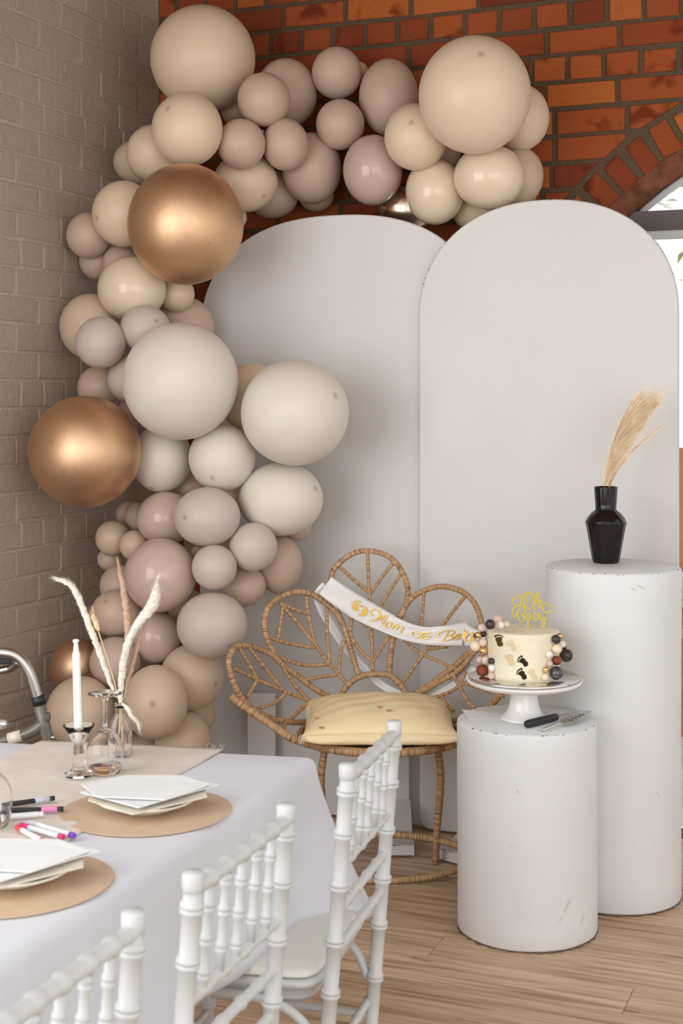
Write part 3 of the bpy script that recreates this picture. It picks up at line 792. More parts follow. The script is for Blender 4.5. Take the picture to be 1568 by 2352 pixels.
VC = [[(770,82),(779,300),(790,480),(795,650),(798,708)], [(625,160),(700,228),(780,296)], [(905,138),(840,220),(783,300)], [(945,190),(885,285),(838,365),(790,470)], [(690,425),(684,512),(735,592),(792,645)], [(886,512),(840,580),(800,648)], [(600,330),(690,410),(788,475)]]
pet(PA, VA); pet(PB, VB); pet(PC, VC)
PD = [(930,424),(962,368),(1012,310),(1080,276),(1150,262),(1222,275),(1282,305),(1328,362),(1352,430),(1360,490),(1345,560),(1310,612),(1240,692),(1150,747),(1060,797),(982,832)]
VD = [[(948,762),(1050,620),(1085,575),(1150,470),(1272,312)], [(1060,290),(1052,400),(1050,475),(1084,572)], [(958,535),(1000,575),(1055,612),(1130,645),(1232,692)], [(1085,582),(1140,576),(1200,560)], [(1200,560),(1290,500),(1350,470)], [(1084,578),(1180,572)]]
pet(PD, VD)
mir = lambda L: [(1566 - x, y - 4) for x, y in L]
pet(mir(PA), [[(1230,690),(1215,722),(1240,770),(1290,858),(1322,890)], [(1075,842),(1150,822),(1232,780),(1275,700)], [(1240,772),(1282,764),(1400,802),(1470,830)], [(1150,825),(1180,872),(1212,905)], [(1400,802),(1440,740),(1480,680)], [(1440,740),(1400,680),(1350,610)]])
rope(spline([BW(x, y, -.01) for x, y in [(612,868),(632,830),(666,772),(730,727),(800,713),(880,719),(935,762),(970,815),(990,850)]], 8), .0105).build('seat_arch', 'rattan', RC)
# seat disc, rim and the arms that sweep up from it
SC = Vector((.128, 4.655, .435)); SR = .262
def rim(a, k=1, z=0): return SC + Vector((SR * 1.02 * k * math.cos(a), SR * .93 * k * math.sin(a), z))
b_ = MB(); b_.lathe([(.001, .0), (.12, .0), (.2, .003), (SR * .97, .008), (SR * .985, .0), (SR * .97, -.012), (.001, -.014)], 64, SC, True, lambda r, z, a: r * (1 if r < .01 else (1.02 * .93) / math.hypot(.93 * math.cos(a), 1.02 * math.sin(a))) if r > .01 else r)
b_.build('seat', 'weave', RC, )
arms = [K6(x, y) for x, y in [(65,825),(110,862),(165,900),(270,970),(380,1042)]]
la = [P(*arms[0], 4.50), P(*arms[1], 4.50), P(*arms[2], 4.50), P(*arms[3], 4.49), P(*arms[4], 4.46)]
front = [rim(R(a), 1.0) for a in range(222, 322, 6)]
ra = [Vector((2 * .128 - v.x, v.y, v.z)) for v in la[::-1]]
rope(spline(la + front + ra, 6), .0125).build('seat_rim', 'rattan', RC)
rope(spline([rim(R(a), .985, .004) for a in range(0, 360, 10)], 4, True), .0105, True).build('seat_rim', 'rattan', RC)
rope(spline([P(*K6(350, 960), 4.62), P(*K6(338, 1003), 4.49)], 4), .006).build('arm_link', 'rattan', RC)
for sgn in (1, -1):
    cx = .128
    def mx_(v): return Vector((cx + sgn * (v.x - cx), v.y, v.z))
    lp = [P(1005, 1716, 4.58), P(1012, 1783, 4.60), P(1009, 1840, 4.63), P(1003, 1911, 4.655), P(1000, 1981, 4.685)]
    rope(spline([mx_(v) for v in lp], 10), .0118).build('leg', 'rattan', RC)
hoop = []
for i in range(40):
    a = 2 * math.pi * i / 40
    y = 4.592 + .094 * math.sin(a); hoop.append(Vector((.115 + .30 * math.cos(a), y, .0115 + .088 * max(0, (y - 4.50)) / .186)))
rope(spline(hoop, 4, True), .0112, True).build('foot_hoop', 'rattan', RC)
rope(spline([Vector((.132, 4.87, .43)), Vector((.134, 4.83, .25)), Vector((.136, 4.80, .012))], 8), .0115).build('leg', 'rattan', RC)

# ---- cushion
CU = Vector((.122, 4.615, .452))
cu = thing('cushion', CU, 'pale yellow satin cushion lying on the rattan chair seat', 'cushion')
def pillow(u, v, side):
    x, y = 2 * u - 1, 2 * v - 1
    e = 1 - .10 * (1 - abs(x) ** 2.2) * (abs(y) ** 3) ; f = 1 - .085 * (1 - abs(y) ** 2.2) * abs(x) ** 3
    X = x * f * .243; Y = y * e * .205
    h = (max(0, 1 - abs(x) ** 2.4) * max(0, 1 - abs(y) ** 2.4)) ** .55
    h = h ** (1 if side > 0 else .62)
    z = .040 + (side * h * (.060 if side > 0 else .037)) + .002 * math.sin(9 * x + 4 * y) * h + .0016 * math.sin(17 * y - 7 * x) * h
    tilt = .05 * (Y + .2)
    return CU + Vector((X, Y, max(.004, z) + tilt))
b_ = MB(); ease = lambda t: .5 - .5 * math.cos(math.pi * t)
b_.grid(lambda u, v: pillow(ease(u), ease(v), 1), 48, 44)
lp_ = [(k / 24, 0) for k in range(24)] + [(1, k / 24) for k in range(24)] + [(1 - k / 24, 1) for k in range(24)] + [(0, 1 - k / 24) for k in range(24)]
def under(u, v):
    k = round(u * 96) % 96; a, c_ = lp_[k]; e = pillow(ease(a), ease(c_), 0); x, y = 2 * ease(a) - 1, 2 * ease(c_) - 1
    out = Vector((x * abs(x) ** 3, y * abs(y) ** 3, 0)); cw = (min(abs(x), abs(y))) ** 4
    go, dz = [(0, 0), (.010, -.010), (.015, -.020), (.012, -.031), (-.004, -.0375), (-.06, -.038), (-.2, -.038)][round(v * 6)]
    p = e + out * go * (1 - .8 * cw if go > 0 else 1) + Vector((0, 0, dz * (1 - .45 * cw) + (.0022 * math.sin(k * .9) if 0 < v < .6 else 0))); p.z = max(p.z, CU.z + .002)
    return p
b_.grid(under, 96, 6, True, True)
b_.build('cover', 'cushion', cu)
edge = [pillow(u, 0, .02) for u in [i / 40 for i in range(41)]]
b_ = MB(); b_.tube([p + Vector((0, -.002, 0)) for p in edge], .0028, 6); b_.build('piping', 'cushion', cu)
b_ = MB()
for sx in (0, 1):
    e = pillow(sx, 0, 0)
    for k in range(6): b_.tube(spline([e, e + Vector((random.uniform(-.012, .012), -.006, -.004)), e + Vector((random.uniform(-.014, .014), -.008, -.022 - random.random() * .012))], 3), .0007, 4)
b_.build('corner_threads', 'sash', cu)['kind'] = 'stuff'

for fx, fy in ((.50, .30), (.56, .22), (.22, .86), (.27, .89), (.74, .90), (.79, .88), (.08, .20), (.12, .04)):
    c_ = pillow(fx, fy, 1); b_ = MB()
    for k in range(5):
        a = k * 1.257 + fx * 9; b_.sphere(c_ + Vector((.0062 * math.cos(a), .0062 * math.sin(a), .0012)), (.0042, .0042, .0018), 8, 5)
    b_.sphere(c_ + Vector((0, 0, .002)), .0028, 8, 5); b_.build('embroidered_flower', 'ball_gold', cu)

# ---- script strokes
def ribbon(b_, pts, wd, fn, off=-.0011, thick=.0008, thin=.55):
    """stroke: pts in a flat sheet, fn(x, y, off) -> world"""
    sp = spline([Vector((p[0], p[1], 0)) for p in pts], 7)
    n = len(sp); L = []
    for i in range(n):
        t = (sp[min(n - 1, i + 1)] - sp[max(0, i - 1)]); t = t.normalized() if t.length else Vector((1, 0, 0))
        nn = Vector((-t.y, t.x, 0)); k = wd * (thin + (1 - thin) * abs(t.y)) * .5
        if i in (0, n - 1): k *= .7
        L.append((sp[i] + nn * k, sp[i] - nn * k))
    vs_ = [fn(p.x, p.y, off) for a, c in L for p in (a, c)] + [fn(p.x, p.y, off + thick) for a, c in L for p in (a, c)]
    m2 = 2 * n; fs = []
    for i in range(n - 1):
        a = 2 * i
        fs += [(a, a + 1, a + 3, a + 2), (m2 + a, m2 + a + 2, m2 + a + 3, m2 + a + 1), (a, a + 2, m2 + a + 2, m2 + a), (a + 1, m2 + a + 1, m2 + a + 3, a + 3)]
    fs += [(0, m2, m2 + 1, 1), (m2 - 2, m2 - 1, 2 * m2 - 1, 2 * m2 - 2)]
    b_.add(vs_, fs, False)
FOOT = [(-.24,-.52),(-.04,-.62),(.18,-.56),(.27,-.36),(.20,-.10),(.24,.12),(.32,.28),(.20,.42),(-.06,.44),(-.30,.34),(-.38,.14),(-.30,-.08),(-.32,-.32)]
TOES = [(-.30,.58,.125),(-.06,.66,.095),(.14,.62,.082),(.30,.53,.072),(.41,.40,.062)]
def foot(b_, cx, cy, size, rot, flip, fn, off=-.0011, thick=.0008):
    ca, sa = math.cos(rot), math.sin(rot)
    def T(x, y): x = x * flip; return (cx + size * (x * ca - y * sa), cy + size * (x * sa + y * ca))
    polys = [[(p.x, p.y) for p in spline([Vector((x, y, 0)) for x, y in FOOT], 4, True)]]
    polys += [[(x + r_ * math.cos(2 * math.pi * i / 10), y + r_ * 1.15 * math.sin(2 * math.pi * i / 10)) for i in range(10)] for x, y, r_ in TOES]
    for pl_ in polys:
        q = [T(x, y) for x, y in pl_]; n = len(q)
        gx, gy = sum(x for x, y in q) / n, sum(y for x, y in q) / n
        vs_ = [fn(gx, gy, off)] + [fn(x, y, off) for x, y in q] + [fn(x, y, off + thick) for x, y in q]
        b_.add(vs_, [(0, 1 + i, 1 + (i + 1) % n) for i in range(n)] + [(1 + i, 1 + n + i, 1 + n + (i + 1) % n, 1 + (i + 1) % n) for i in range(n)], False)

# ---- sash
def sash_d(x): return .0
SU = [(585,213),(650,258),(720,300),(850,377),(960,440),(1060,470),(1150,466),(1215,456),(1272,444)]
SLo = [(520,300),(575,345),(640,390),(720,440),(850,497),(950,536),(1060,560),(1150,568),(1255,566)]
def sash_off(x): return -.034 + .006 * math.sin(x / 60)
SH = thing('sash', BW(900, 480, -.03), 'white satin sash with gold lettering draped over the rattan chair back', 'sash')
up = spline([Vector((x, y, 0)) for x, y in SU], 8); lo = spline([Vector((x, y, 0)) for x, y in SLo], 8)
b_ = MB()
def sf(u, v):
    i = u * (len(up) - 1); k = min(len(up) - 2, int(i)); f = i - k
    p = up[k].lerp(up[k + 1], f).lerp(lo[k].lerp(lo[k + 1], f), v)
    return BW(p.x, p.y, sash_off(p.x) + .004 * math.sin(v * 5 + u * 9))
b_.grid(sf, 64, 8); o = b_.build('front_band', 'sash', SH, solid=.0008)
# the far end turned under, running on behind the cake
b_ = MB(); t1 = [(1268,446,566,-.030),(1300,470,566,-.020),(1335,485,560,-.012),(1375,490,550,-.006)]
def tf(u, v):
    i = u * 3; k = min(2, int(i)); f = i - k
    a, c = t1[k], t1[k + 1]; x = a[0] + (c[0] - a[0]) * f
    return BW(x, (a[1] + (c[1] - a[1]) * f) * (1 - v) + (a[2] + (c[2] - a[2]) * f) * v, a[3] + (c[3] - a[3]) * f)
b_.grid(tf, 12, 4); b_.build('end_band', 'sash', SH, solid=.0008)
# strand falling behind the petals
bs = spline([Vector(p) for p in [(560,262,-.012),(520,312,.012),(545,395,.03),(600,490,.035),(660,580,.035),(740,670,.035),(830,760,.035),(930,815,.03),(1050,835,.03),(1150,805,.03),(1240,745,.03),(1310,670,.03)]], 6)
b_ = MB()
def bf(u, v):
    i = u * (len(bs) - 1); k = min(len(bs) - 2, int(i)); f = i - k; p = bs[k].lerp(bs[k + 1], f)
    t = (bs[k + 1] - bs[k]); n = Vector((-t.y, t.x, 0)).normalized(); wd = 62 - 22 * math.sin(u * math.pi)
    q = p + n * (v - .5) * wd
    return BW(q.x, q.y, p.z + .003 * math.sin(v * 6))
b_.grid(bf, 60, 4); b_.build('back_band', 'sash', SH, solid=.0008)
def sfn(x, y, off): return BW(x, y, sash_off(x) + off * 4 - .004)
def S5(x, y): return (790 + x / 4.9 - 500) * 2.24, (1360 + y / 4.9 - 1230) * 2.24      # closer sheet -> sheet of the chair
efn = lambda x, y, off: BW(x, y, -.0335 + (x - 1262) * .0002 + off * 4)
def blob(b_, pts, fn, off=-.0011, thick=.0008):
    q = [S5(*p) for p in pts]; q = [(p.x, p.y) for p in spline([Vector((x, y, 0)) for x, y in q], 3, True)]
    n = len(q); gx, gy = sum(x for x, y in q) / n, sum(y for x, y in q) / n
    b_.add([fn(gx, gy, off)] + [fn(x, y, off) for x, y in q] + [fn(x, y, off + thick) for x, y in q], [(0, 1 + k, 1 + (k + 1) % n) for k in range(n)] + [(1 + k, 1 + n + k, 1 + n + (k + 1) % n, 1 + (k + 1) % n) for k in range(n)], False)
def toe(b_, x, y, r_, fn): blob(b_, [(x + r_ * math.cos(k), y + r_ * math.sin(k)) for k in (0, 1.05, 2.1, 3.14, 4.2, 5.24)], fn)
for sole, toes, fn in (
  ([(90,165),(100,137),(130,118),(158,130),(164,150),(148,168),(145,181),(162,195),(154,212),(125,208),(100,190)], [(172,108,14),(143,100,8),(121,103,7),(101,112,7),(84,128,6)], sfn),
  ([(198,193),(233,182),(261,204),(260,235),(230,261),(190,269),(168,255),(182,240),(206,240),(214,226),(196,208)], [(192,157,15),(225,161,8),(245,172,7),(261,188,7),(269,209,6)], sfn),
  ([(1335,475),(1350,447),(1375,445),(1392,470),(1388,498),(1370,510),(1366,530),(1370,548),(1350,551),(1334,520)], [(1401,472,10),(1381,432,7),(1360,428,7),(1342,436,6)], efn),
  ([(1430,490),(1455,488),(1467,520),(1460,556),(1428,566),(1395,550),(1397,535),(1420,530),(1424,510)], [(1441,460,12),(1462,466,7)], efn)):
    b_ = MB(); blob(b_, sole, fn)
    for x, y, r_ in toes: toe(b_, x, y, r_, fn)
    b_.build('printed_footprint', 'sashgold', SH)
WORDS = ([[(327,262),(303,240),(310,207),(345,193),(385,213),(406,243),(390,285),(350,315),(312,323),(290,312)], [(400,236),(416,262),(402,296),(400,318),(436,286),(474,256),(488,266),(458,308),(426,348),(430,364),(450,358)],
          [(500,336),(472,345),(455,374),(470,394),(505,388),(526,360),(517,338),(498,337)], [(552,364),(542,388),(526,412)], [(545,388),(576,369),(594,376),(585,400),(570,426)], [(588,400),(624,386),(655,400),(640,426),(620,448),(640,455)]],
         [[(776,490),(752,470),(765,449),(810,450),(870,460),(930,456),(976,450)], [(884,460),(860,485),(830,505),(795,517)], [(912,480),(885,495),(875,515),(895,530),(935,522),(962,500),(950,486),(925,486),(910,492)]],
         [[(1076,500),(1055,490),(1060,462),(1100,442),(1170,430),(1225,435),(1241,455),(1210,480),(1160,490)], [(1175,488),(1215,500),(1211,525),(1160,545),(1090,548)], [(1168,440),(1150,490),(1120,530),(1090,546)], [(1235,512),(1280,500),(1311,480),(1290,472),(1250,495),(1230,520),(1245,535),(1290,522),(1312,506)]])
for wd_ in WORDS:
    b_ = MB()
    for st in wd_: ribbon(b_, [S5(*p) for p in st], 7.0, sfn)
    b_.build('printed_word', 'sashgold', SH)

# ================================================================== CAKE ON ITS STAND
def K7(x, y): return 1020 + x / 4.126, 1340 + y / 4.126
CK = Vector((P(1203, 1500, 4.134).x, 4.134, SPH))
cs = thing('cake_stand', CK, 'white ceramic pedestal cake stand on the short plinth', 'cake stand')
b_ = MB()
b_.lathe([(.001, .001), (.069, .001), (.071, .004), (.066, .009), (.056, .016), (.048, .028), (.043, .045), (.040, .070), (.039, .092), (.001, .092)], 64, CK); b_.build('pedestal', 'ceramic', cs)
b_ = MB(); b_.lathe([(.001, .088), (.05, .089), (.10, .093), (.150, .101), (.165, .109), (.1672, .114), (.166, .1175), (.160, .117), (.001, .115)], 96, CK); b_.build('plate', 'ceramic', cs)
b_ = MB()
for i in range(150):
    a = 2 * math.pi * i / 150; b_.sphere(CK + Vector((.1655 * math.cos(a), .1655 * math.sin(a), .1172)), .0022, 6, 4)
b_.build('beaded_rim', 'ceramic', cs)
b_ = MB(); b_.lathe([(.001, .1176), (.1585, .1176), (.160, .119), (.160, .1245), (.1585, .126), (.001, .126)], 96, CK)
tag(b_.build('cake_board', 'silver', org=CK + Vector((0, 0, .1176))), 'round silver foil board under the cake', 'cake board')
CB = .126; CR, CH_ = .1045, .136
CO = CK + Vector((-.003, 0, CB))
ck = thing('cake', CO, 'round ivory cake with gold footprints and clusters of coloured balls', 'cake')
b_ = MB(); prof = [(.001, 0), (CR, 0)] + [(CR, CH_ * i / 8) for i in range(1, 8)] + [(CR, CH_ - .004), (CR - .0015, CH_ - .001), (CR - .006, CH_), (.001, CH_)]
b_.lathe(prof, 96, CO, True, lambda r, z, a: r + (.0006 * math.sin(5 * a + z * 40) if r > .09 else 0)); b_.build('icing', 'icing', ck)
def cfn(x, y, off):                   # detail sheet -> icing surface
    px, py = K7(x, y); X = (px - 784) / F * 4.05 - CO.x; X = max(-CR * .97, min(CR * .97, X))
    yy = -math.sqrt(CR * CR - X * X); d = CO.y + yy; n = Vector((X, yy, 0)).normalized()
    z = H - (py - YH) * d / F
    return Vector((CO.x + X, d, z)) - n * off * .8
for x, y, sz, rot, fl, m_ in ((530,545,86,2.95,-1,'foot_gold'),(638,595,86,2.6,1,'foot_beige'),(628,732,86,2.75,-1,'foot_beige'),(740,745,84,2.35,1,'foot_black'),(730,866,84,2.5,1,'foot_black'),(838,868,84,2.55,-1,'foot_beige')):
    b_ = MB(); foot(b_, x, y, sz, rot, fl, cfn); b_.build('footprint', m_, ck)
def tfn(cx, cy): return lambda x, y, off: CO + Vector((cx + x, cy + y, CH_ - off * .6))
for cx, cy, rot in ((-.045, -.055, .9), (-.018, -.035, 1.2)):
    b_ = MB(); foot(b_, 0, 0, .028, rot, 1, tfn(cx, cy)); b_.build('footprint', 'ball_gold', ck)
BALLS = [(355,420,38,'pink',0),(435,388,48,'dark',1),(505,345,50,'nude',3),(490,408,33,'nude',1),(532,395,38,'white',2),(585,390,32,'cream',3),(320,490,32,'gold',0),(302,505,24,'dark',0),(370,485,33,'dark',0),(365,560,40,'pink',0),(300,600,55,'cream',0),(370,640,42,'gold',0),(335,725,34,'nude',0),(388,725,38,'pink',0),(445,735,31,'dark',0),(360,832,58,'copper',0),(448,800,33,'white',0),(445,875,34,'nude',0),
 (1090,500,30,'gold',0),(1060,530,43,'dark',0),(1120,577,33,'white',0),(1067,622,47,'cream',0),(1137,605,24,'copper',0),(1155,682,64,'dark',0),(995,673,33,'white',0),(1065,730,45,'copper',0),(998,760,31,'nude',0),(962,818,30,'gold',0),(1062,850,64,'pearl',0),(955,887,34,'cream',0)]
placed = []
for x, y, r_, m_, lay in BALLS:
    px, py = K7(x, y); r = r_ / 4.126 / F * 4.10
    d = 4.07
    for _ in range(4):
        X = (px - 784) / F * d - CO.x
        if lay: yy = (-.075, -.052, -.03)[lay - 1]
        else:
            rho = CR + r * .82; yy = -math.sqrt(max(0, rho * rho - X * X)) if abs(X) < rho else -.012
        d = CO.y + yy
    p = Vector((CO.x + (px - 784) / F * d - CO.x, d, H - (py - YH) * d / F))
    if lay: p.z = max(p.z, CO.z + CH_ + r)
    else: p.z = max(p.z, CO.z + r * 1.0 + .0005)
    for _ in range(40):                    # nudge balls apart along the view direction
        mvd = False
        for q, rq in placed:
            v = p - q
            if v.length < (r + rq) * .93: p.y += .002 if v.y >= 0 else -.002; mvd = True
        if not mvd: break
    placed.append((p, r))
    b_ = MB(); b_.sphere(p, r, 20, 14); b_.build('ball', 'ball_' + m_, ck)

# ---- cake topper
tt = thing('cake_topper', CO + Vector((.015, 0, CH_)), 'gold glitter topper with two hearts standing in the cake', 'cake topper')
TD = 4.134
def strokes(name, lst, wd, closed=False):
    b_ = MB()
    for st in lst:
        sp = spline([P(1160 + x / 12.06, 1345 + y / 12.06, TD) for x, y in st], 6, closed)
        b_.tube(sp, wd / 12.06 / F * TD * .5, 10, True, closed)
    b_.v = [Vector((v.x, TD + (v.y - TD) * .4, v.z)) for v in b_.v]
    return b_.build(name, 'glitter', tt)
strokes('heart', [[(285,352),(330,288),(390,290),(430,340),(440,430),(415,512),(330,558),(250,530),(202,470),(195,402),(230,365)]], 46, True)
strokes('heart', [[(1190,560),(1160,506),(1100,495),(1050,530),(1030,600),(1050,690),(1110,750),(1190,750),(1260,710),(1290,640),(1280,580),(1240,545)]], 44, True)
strokes('word_oh', [[(602,452),(570,380),(562,300),(610,232),(690,215),(750,260),(785,360),(785,480),(750,590),(660,643),(570,600),(510,500),(480,400),(482,310),(540,222),(600,176),(650,166)],
                    [(790,320),(800,440),(792,560)], [(835,540),(822,420),(850,290),(890,218),(928,218),(930,290),(890,380),(845,470)], [(865,505),(925,432),(975,402),(982,450),(942,530),(930,588),(970,610),(1022,600)]], 54)
strokes('word_baby', [[(290,730),(302,800),(270,868),(220,870),(187,800),(195,700),(240,622),(320,577),(430,570),(520,612),(546,690),(530,770),(480,830),(440,842)], [(480,830),(530,880),(520,960),(450,1010),(390,970),(360,880),(350,800),(360,720),(380,645)], [(295,740),(350,800)],
                      [(702,782),(640,770),(592,840),(590,920),(630,940),(680,890),(702,790),(702,900),(742,940)],
                      [(812,590),(802,750),(790,880),(830,970),(880,960),(915,880),(890,792),(830,802)],
                      [(920,802),(950,780),(962,880),(990,950),(1040,940),(1080,860),(1090,780)], [(1090,770),(1090,900),(1100,1030),(1060,1128),(1016,1118),(1012,1070),(1060,1000),(1120,940),(1170,897)], [(500,520),(540,622)]], 46)
strokes('stick', [[(630,930),(630,1080),(630,1270)]], 56)

# ---- paper, knife, server on the short plinth
pz = SPH + .0008
b_ = MB(); b_.prism([(CK.x - .148, 4.05, pz), (CK.x - .035, 4.04, pz), (CK.x - .028, 4.118, pz), (CK.x - .16, 4.165, pz + .004)], (0, 0, .0008))
b_.v = [v + Vector((-.012, .072, 0)) for v in b_.v]
tag(b_.build('paper_slip', 'paper', org=(CK.x - .1, 4.15, pz)), 'small white paper lying left of the cake stand foot', 'paper')
kz = SPH + .012
ks = thing('cake_knife', P(1240, 1660, 4.06) * 1.0, 'cake knife with a thick black handle on the short plinth', 'knife')
A, B_ = P(1208, 1664, 0) , 0
def flat(px, py, z): d = (H - z) * F / (py - YH); return P(px, py, d)
h0, h1, k1 = flat(1207, 1664, kz), flat(1279, 1646, kz), flat(1330, 1634, kz - .002)
path = [h0.lerp(h1, t) for t in (0, .03, .12, .5, .85, .97, 1)]
b_ = MB(); b_.tube(path, [.007, .0105, .0118, .0112, .0105, .010, .007], 16); b_.build('handle', 'blackhandle', ks)
u = (k1 - h1).normalized(); nn = Vector((-u.y, u.x, 0))
b_ = MB(); b_.prism([h1 + nn * .006 + Vector((0, 0, .001)), h1 - nn * .006 + Vector((0, 0, .001)), k1 - nn * .005, k1 + u * .012, k1 + nn * .008], (0, 0, .0015)); b_.build('blade', 'steel', ks)
sv = thing('cake_server', flat(1300, 1650, SPH), 'polished steel cake server with leaf-shaped blade beside the knife', 'cake server')
s0, s1, s2 = flat(1245, 1677, SPH + .006), flat(1292, 1663, SPH + .010), flat(1357, 1632, SPH + .016)
b_ = MB(); pth = spline([s0, s0.lerp(s1, .6) + Vector((0, 0, .004)), s1], 6); b_.tube(pth, [.0048 - .0016 * i / len(pth) for i in range(len(pth))], 10); b_.build('handle', 'steel', sv)
u = (s2 - s1).normalized(); nn = Vector((-u.y, u.x, 0)); L = (s2 - s1).length
prof = [(0, .006), (.12, .019), (.3, .0235), (.55, .0215), (.8, .014), (.95, .006), (1, .0005)]
b_ = MB(); b_.prism([s1 + u * L * t + nn * w_ for t, w_ in prof] + [s1 + u * L * t - nn * w_ for t, w_ in prof[::-1]], (0, 0, .0014)); b_.build('blade', 'steel', sv)
b_ = MB(); prof2 = [(.22, .009), (.4, .012), (.6, .011), (.78, .006)]
for k in range(4):
    c0 = s1 + u * L * (.25 + .13 * k) + Vector((0, 0, .0016))
    ribbon(b_, [(-.010, 0), (-.004, .004), (.002, -.003), (.009, .003)], .0016, lambda x, y, off: c0 + nn * x + u * y + Vector((0, 0, off + .0012)))
b_.build('engraving', 'blackhandle', sv)

# ================================================================== VASE AND PAMPAS ON THE TALL PLINTH
VS = Vector((P(1391, 1290, 4.50).x, 4.50, TPH))
va = thing('vase', VS, 'glossy black fluted vase on the tall plinth', 'vase')
prof = [(.001, .001), (.038, .001), (.0415, .003), (.043, .008), (.0635, .121), (.0655, .126), (.064, .131), (.057, .144), (.046, .157), (.0365, .164), (.033, .169), (.0338, .185), (.0372, .236), (.0368, .240), (.034, .240), (.030, .185), (.028, .16), (.001, .15)]
def flute(r, z, a):
    if z < .004 or z > .236 or r < .032: return r
    if z < .125: return r * (1 - .030 * abs(math.sin(a * 9)))
    if z > .166: return r * (1 - .018 * abs(math.sin(a * 7)))
    return r
b_ = MB(); b_.lathe(prof, 144, VS, True, flute); b_.build('body', 'vase', va)
pp = thing('pampas_plume', VS + Vector((0, 0, .16)), 'peach pampas plume standing in the black vase', 'dried grass')
def vp(px, py, dd=0): return P(px, py, 4.50 + dd)
ax1 = spline([VS + Vector((0, 0, .155)), vp(1388, 1118), vp(1400, 1050), vp(1420, 985, -.01), vp(1452, 922, -.02)], 10)
ax2 = spline([VS + Vector((.004, 0, .155)), vp(1398, 1118), vp(1426, 1055, .01), vp(1464, 995, .015), vp(1508, 930, .02)], 10)
ax3 = spline([VS + Vector((.008, .004, .155)), vp(1400, 1118), vp(1432, 1060, .01), (vp(1468, 1020, .02)), vp(1514, 978, .02)], 10)
b_ = MB()
for ax in (ax1, ax2, ax3): b_.tube(ax, [.0016 - .0010 * i / len(ax) for i in range(len(ax))], 6)
b_.build('stalk', 'pampasdark', pp)
b_ = MB(); rp = random.Random(11)
def fibre(ax, t, spread, ln, wd):
    i = t * (len(ax) - 1); k = min(len(ax) - 2, int(i)); p = ax[k].lerp(ax[k + 1], i - k); tn = (ax[k + 1] - ax[k]).normalized()
    side = Vector((rp.gauss(0, 1), rp.gauss(0, .8), rp.gauss(0, .5))); side -= tn * side.dot(tn)
    if side.length < 1e-6: return
    side = side.normalized() * rp.uniform(.2, 1) * spread
    q = [p, p + tn * ln * .35 + side * .55, p + tn * ln * .7 + side * .95 + Vector((.003, 0, 0)), p + tn * ln + side * 1.25 + Vector((.012, 0, -.004))]
    n = Vector((rp.uniform(-1, 1), rp.uniform(-1, 0), rp.uniform(-1, 1))).normalized().cross(tn).normalized()
    vs_ = []; 
    for j, x in enumerate(spline(q, 2)):
        ww = wd * (1 - j / 7.0); vs_ += [x + n * ww, x - n * ww]
    b_.add(vs_, [(2 * j, 2 * j + 1, 2 * j + 3, 2 * j + 2) for j in range(len(vs_) // 2 - 1)], True)
for _ in range(3200):
    f = rp.random(); mixed = [a.lerp(c, f) for a, c in zip(ax1, ax2)]
    fibre(mixed, rp.uniform(.26, .97), .016, rp.uniform(.04, .085), .0006)
for _ in range(160): fibre(ax3, rp.uniform(.35, .9), .010, rp.uniform(.03, .06), .0005)
o = b_.build('plume', 'pampas', pp); o['kind'] = 'stuff'

# ================================================================== TABLE
TZ = .75
def TT(px, py, z=TZ): d = (H - z) * F / (py - YH); return P(px, py, d)
c0 = Vector((-.052, 3.135, 0)); eL = Vector((-.35, -.937, 0)).normalized(); eF = Vector((-.983, .185, 0)).normalized()
c1 = c0 + eL * 1.82; c3 = c0 + eF * 1.02; c2 = c3 + eL * 1.82
tb = thing('dining_table', (c0 + c2) / 2, 'long table hidden under the white tablecloth in the foreground', 'table')
b_ = MB(); ins = .008
cen = (c0 + c1 + c2 + c3) / 4
q = [x + (cen - x).normalized() * .02 for x in (c0, c1, c2, c3)]
b_.prism([v + Vector((0, 0, TZ - .032)) for v in q], (0, 0, .028)); b_.build('tabletop', 'orange', tb)
for sl_, sf_ in ((.62, .24), (.62, -.24), (-.62, .24), (-.62, -.24)):
    p = cen + eL * sl_ + eF * sf_
    b_ = MB(); b_.box((p.x, p.y, (TZ - .032) / 2), (.05, .05, TZ - .034)); b_.build('leg', 'transom', tb)
# cloth: rounded rectangle rings
def rounded(qs, r, n=8):
    out = []
    for i in range(4):
        a, b2, c = qs[i - 1], qs[i], qs[(i + 1) % 4]
        u = (a - b2).normalized(); v = (c - b2).normalized(); p0 = b2 + u * r; p1 = b2 + v * r
        for k in range(n + 1):
            t = k / n; out.append((p0.lerp(b2, t)).lerp(b2.lerp(p1, t), t))
        L = (c - b2).length - 2 * r; m_ = int(L / .022)
        for k in range(1, m_): out.append(p1.lerp(b2 + v * (L + r), k / m_))
    return out
loop = rounded([c0, c1, c2, c3], .03)
N = len(loop); cum = [0]
for i in range(1, N): cum.append(cum[-1] + (loop[i] - loop[i - 1]).length)
nor = []
for i in range(N):
    t = loop[(i + 1) % N] - loop[i - 1]; nor.append(Vector((t.y, -t.x, 0)).normalized())
if (loop[0] + nor[0] - cen).length < (loop[0] - cen).length: nor = [-n for n in nor]
corner_w = [max(math.exp(-((p - c).length / .11) ** 2) for c in (c0, c1, c2, c3)) for p in loop]
b_ = MB(); rr = .022
rows = []
for f in (.0, .3, .6, .85): rows.append([cen + (p - cen) * f for p in loop] if f else None)
vs_ = [Vector((cen.x, cen.y, TZ + .001))]; rings = []
def ringadd(pts): rings.append(list(range(len(vs_), len(vs_) + N))); vs_.extend(pts)
for f in (.35, .7, .9): ringadd([Vector((*(cen + (p - cen) * f).xy, TZ + .001)) for p in loop])
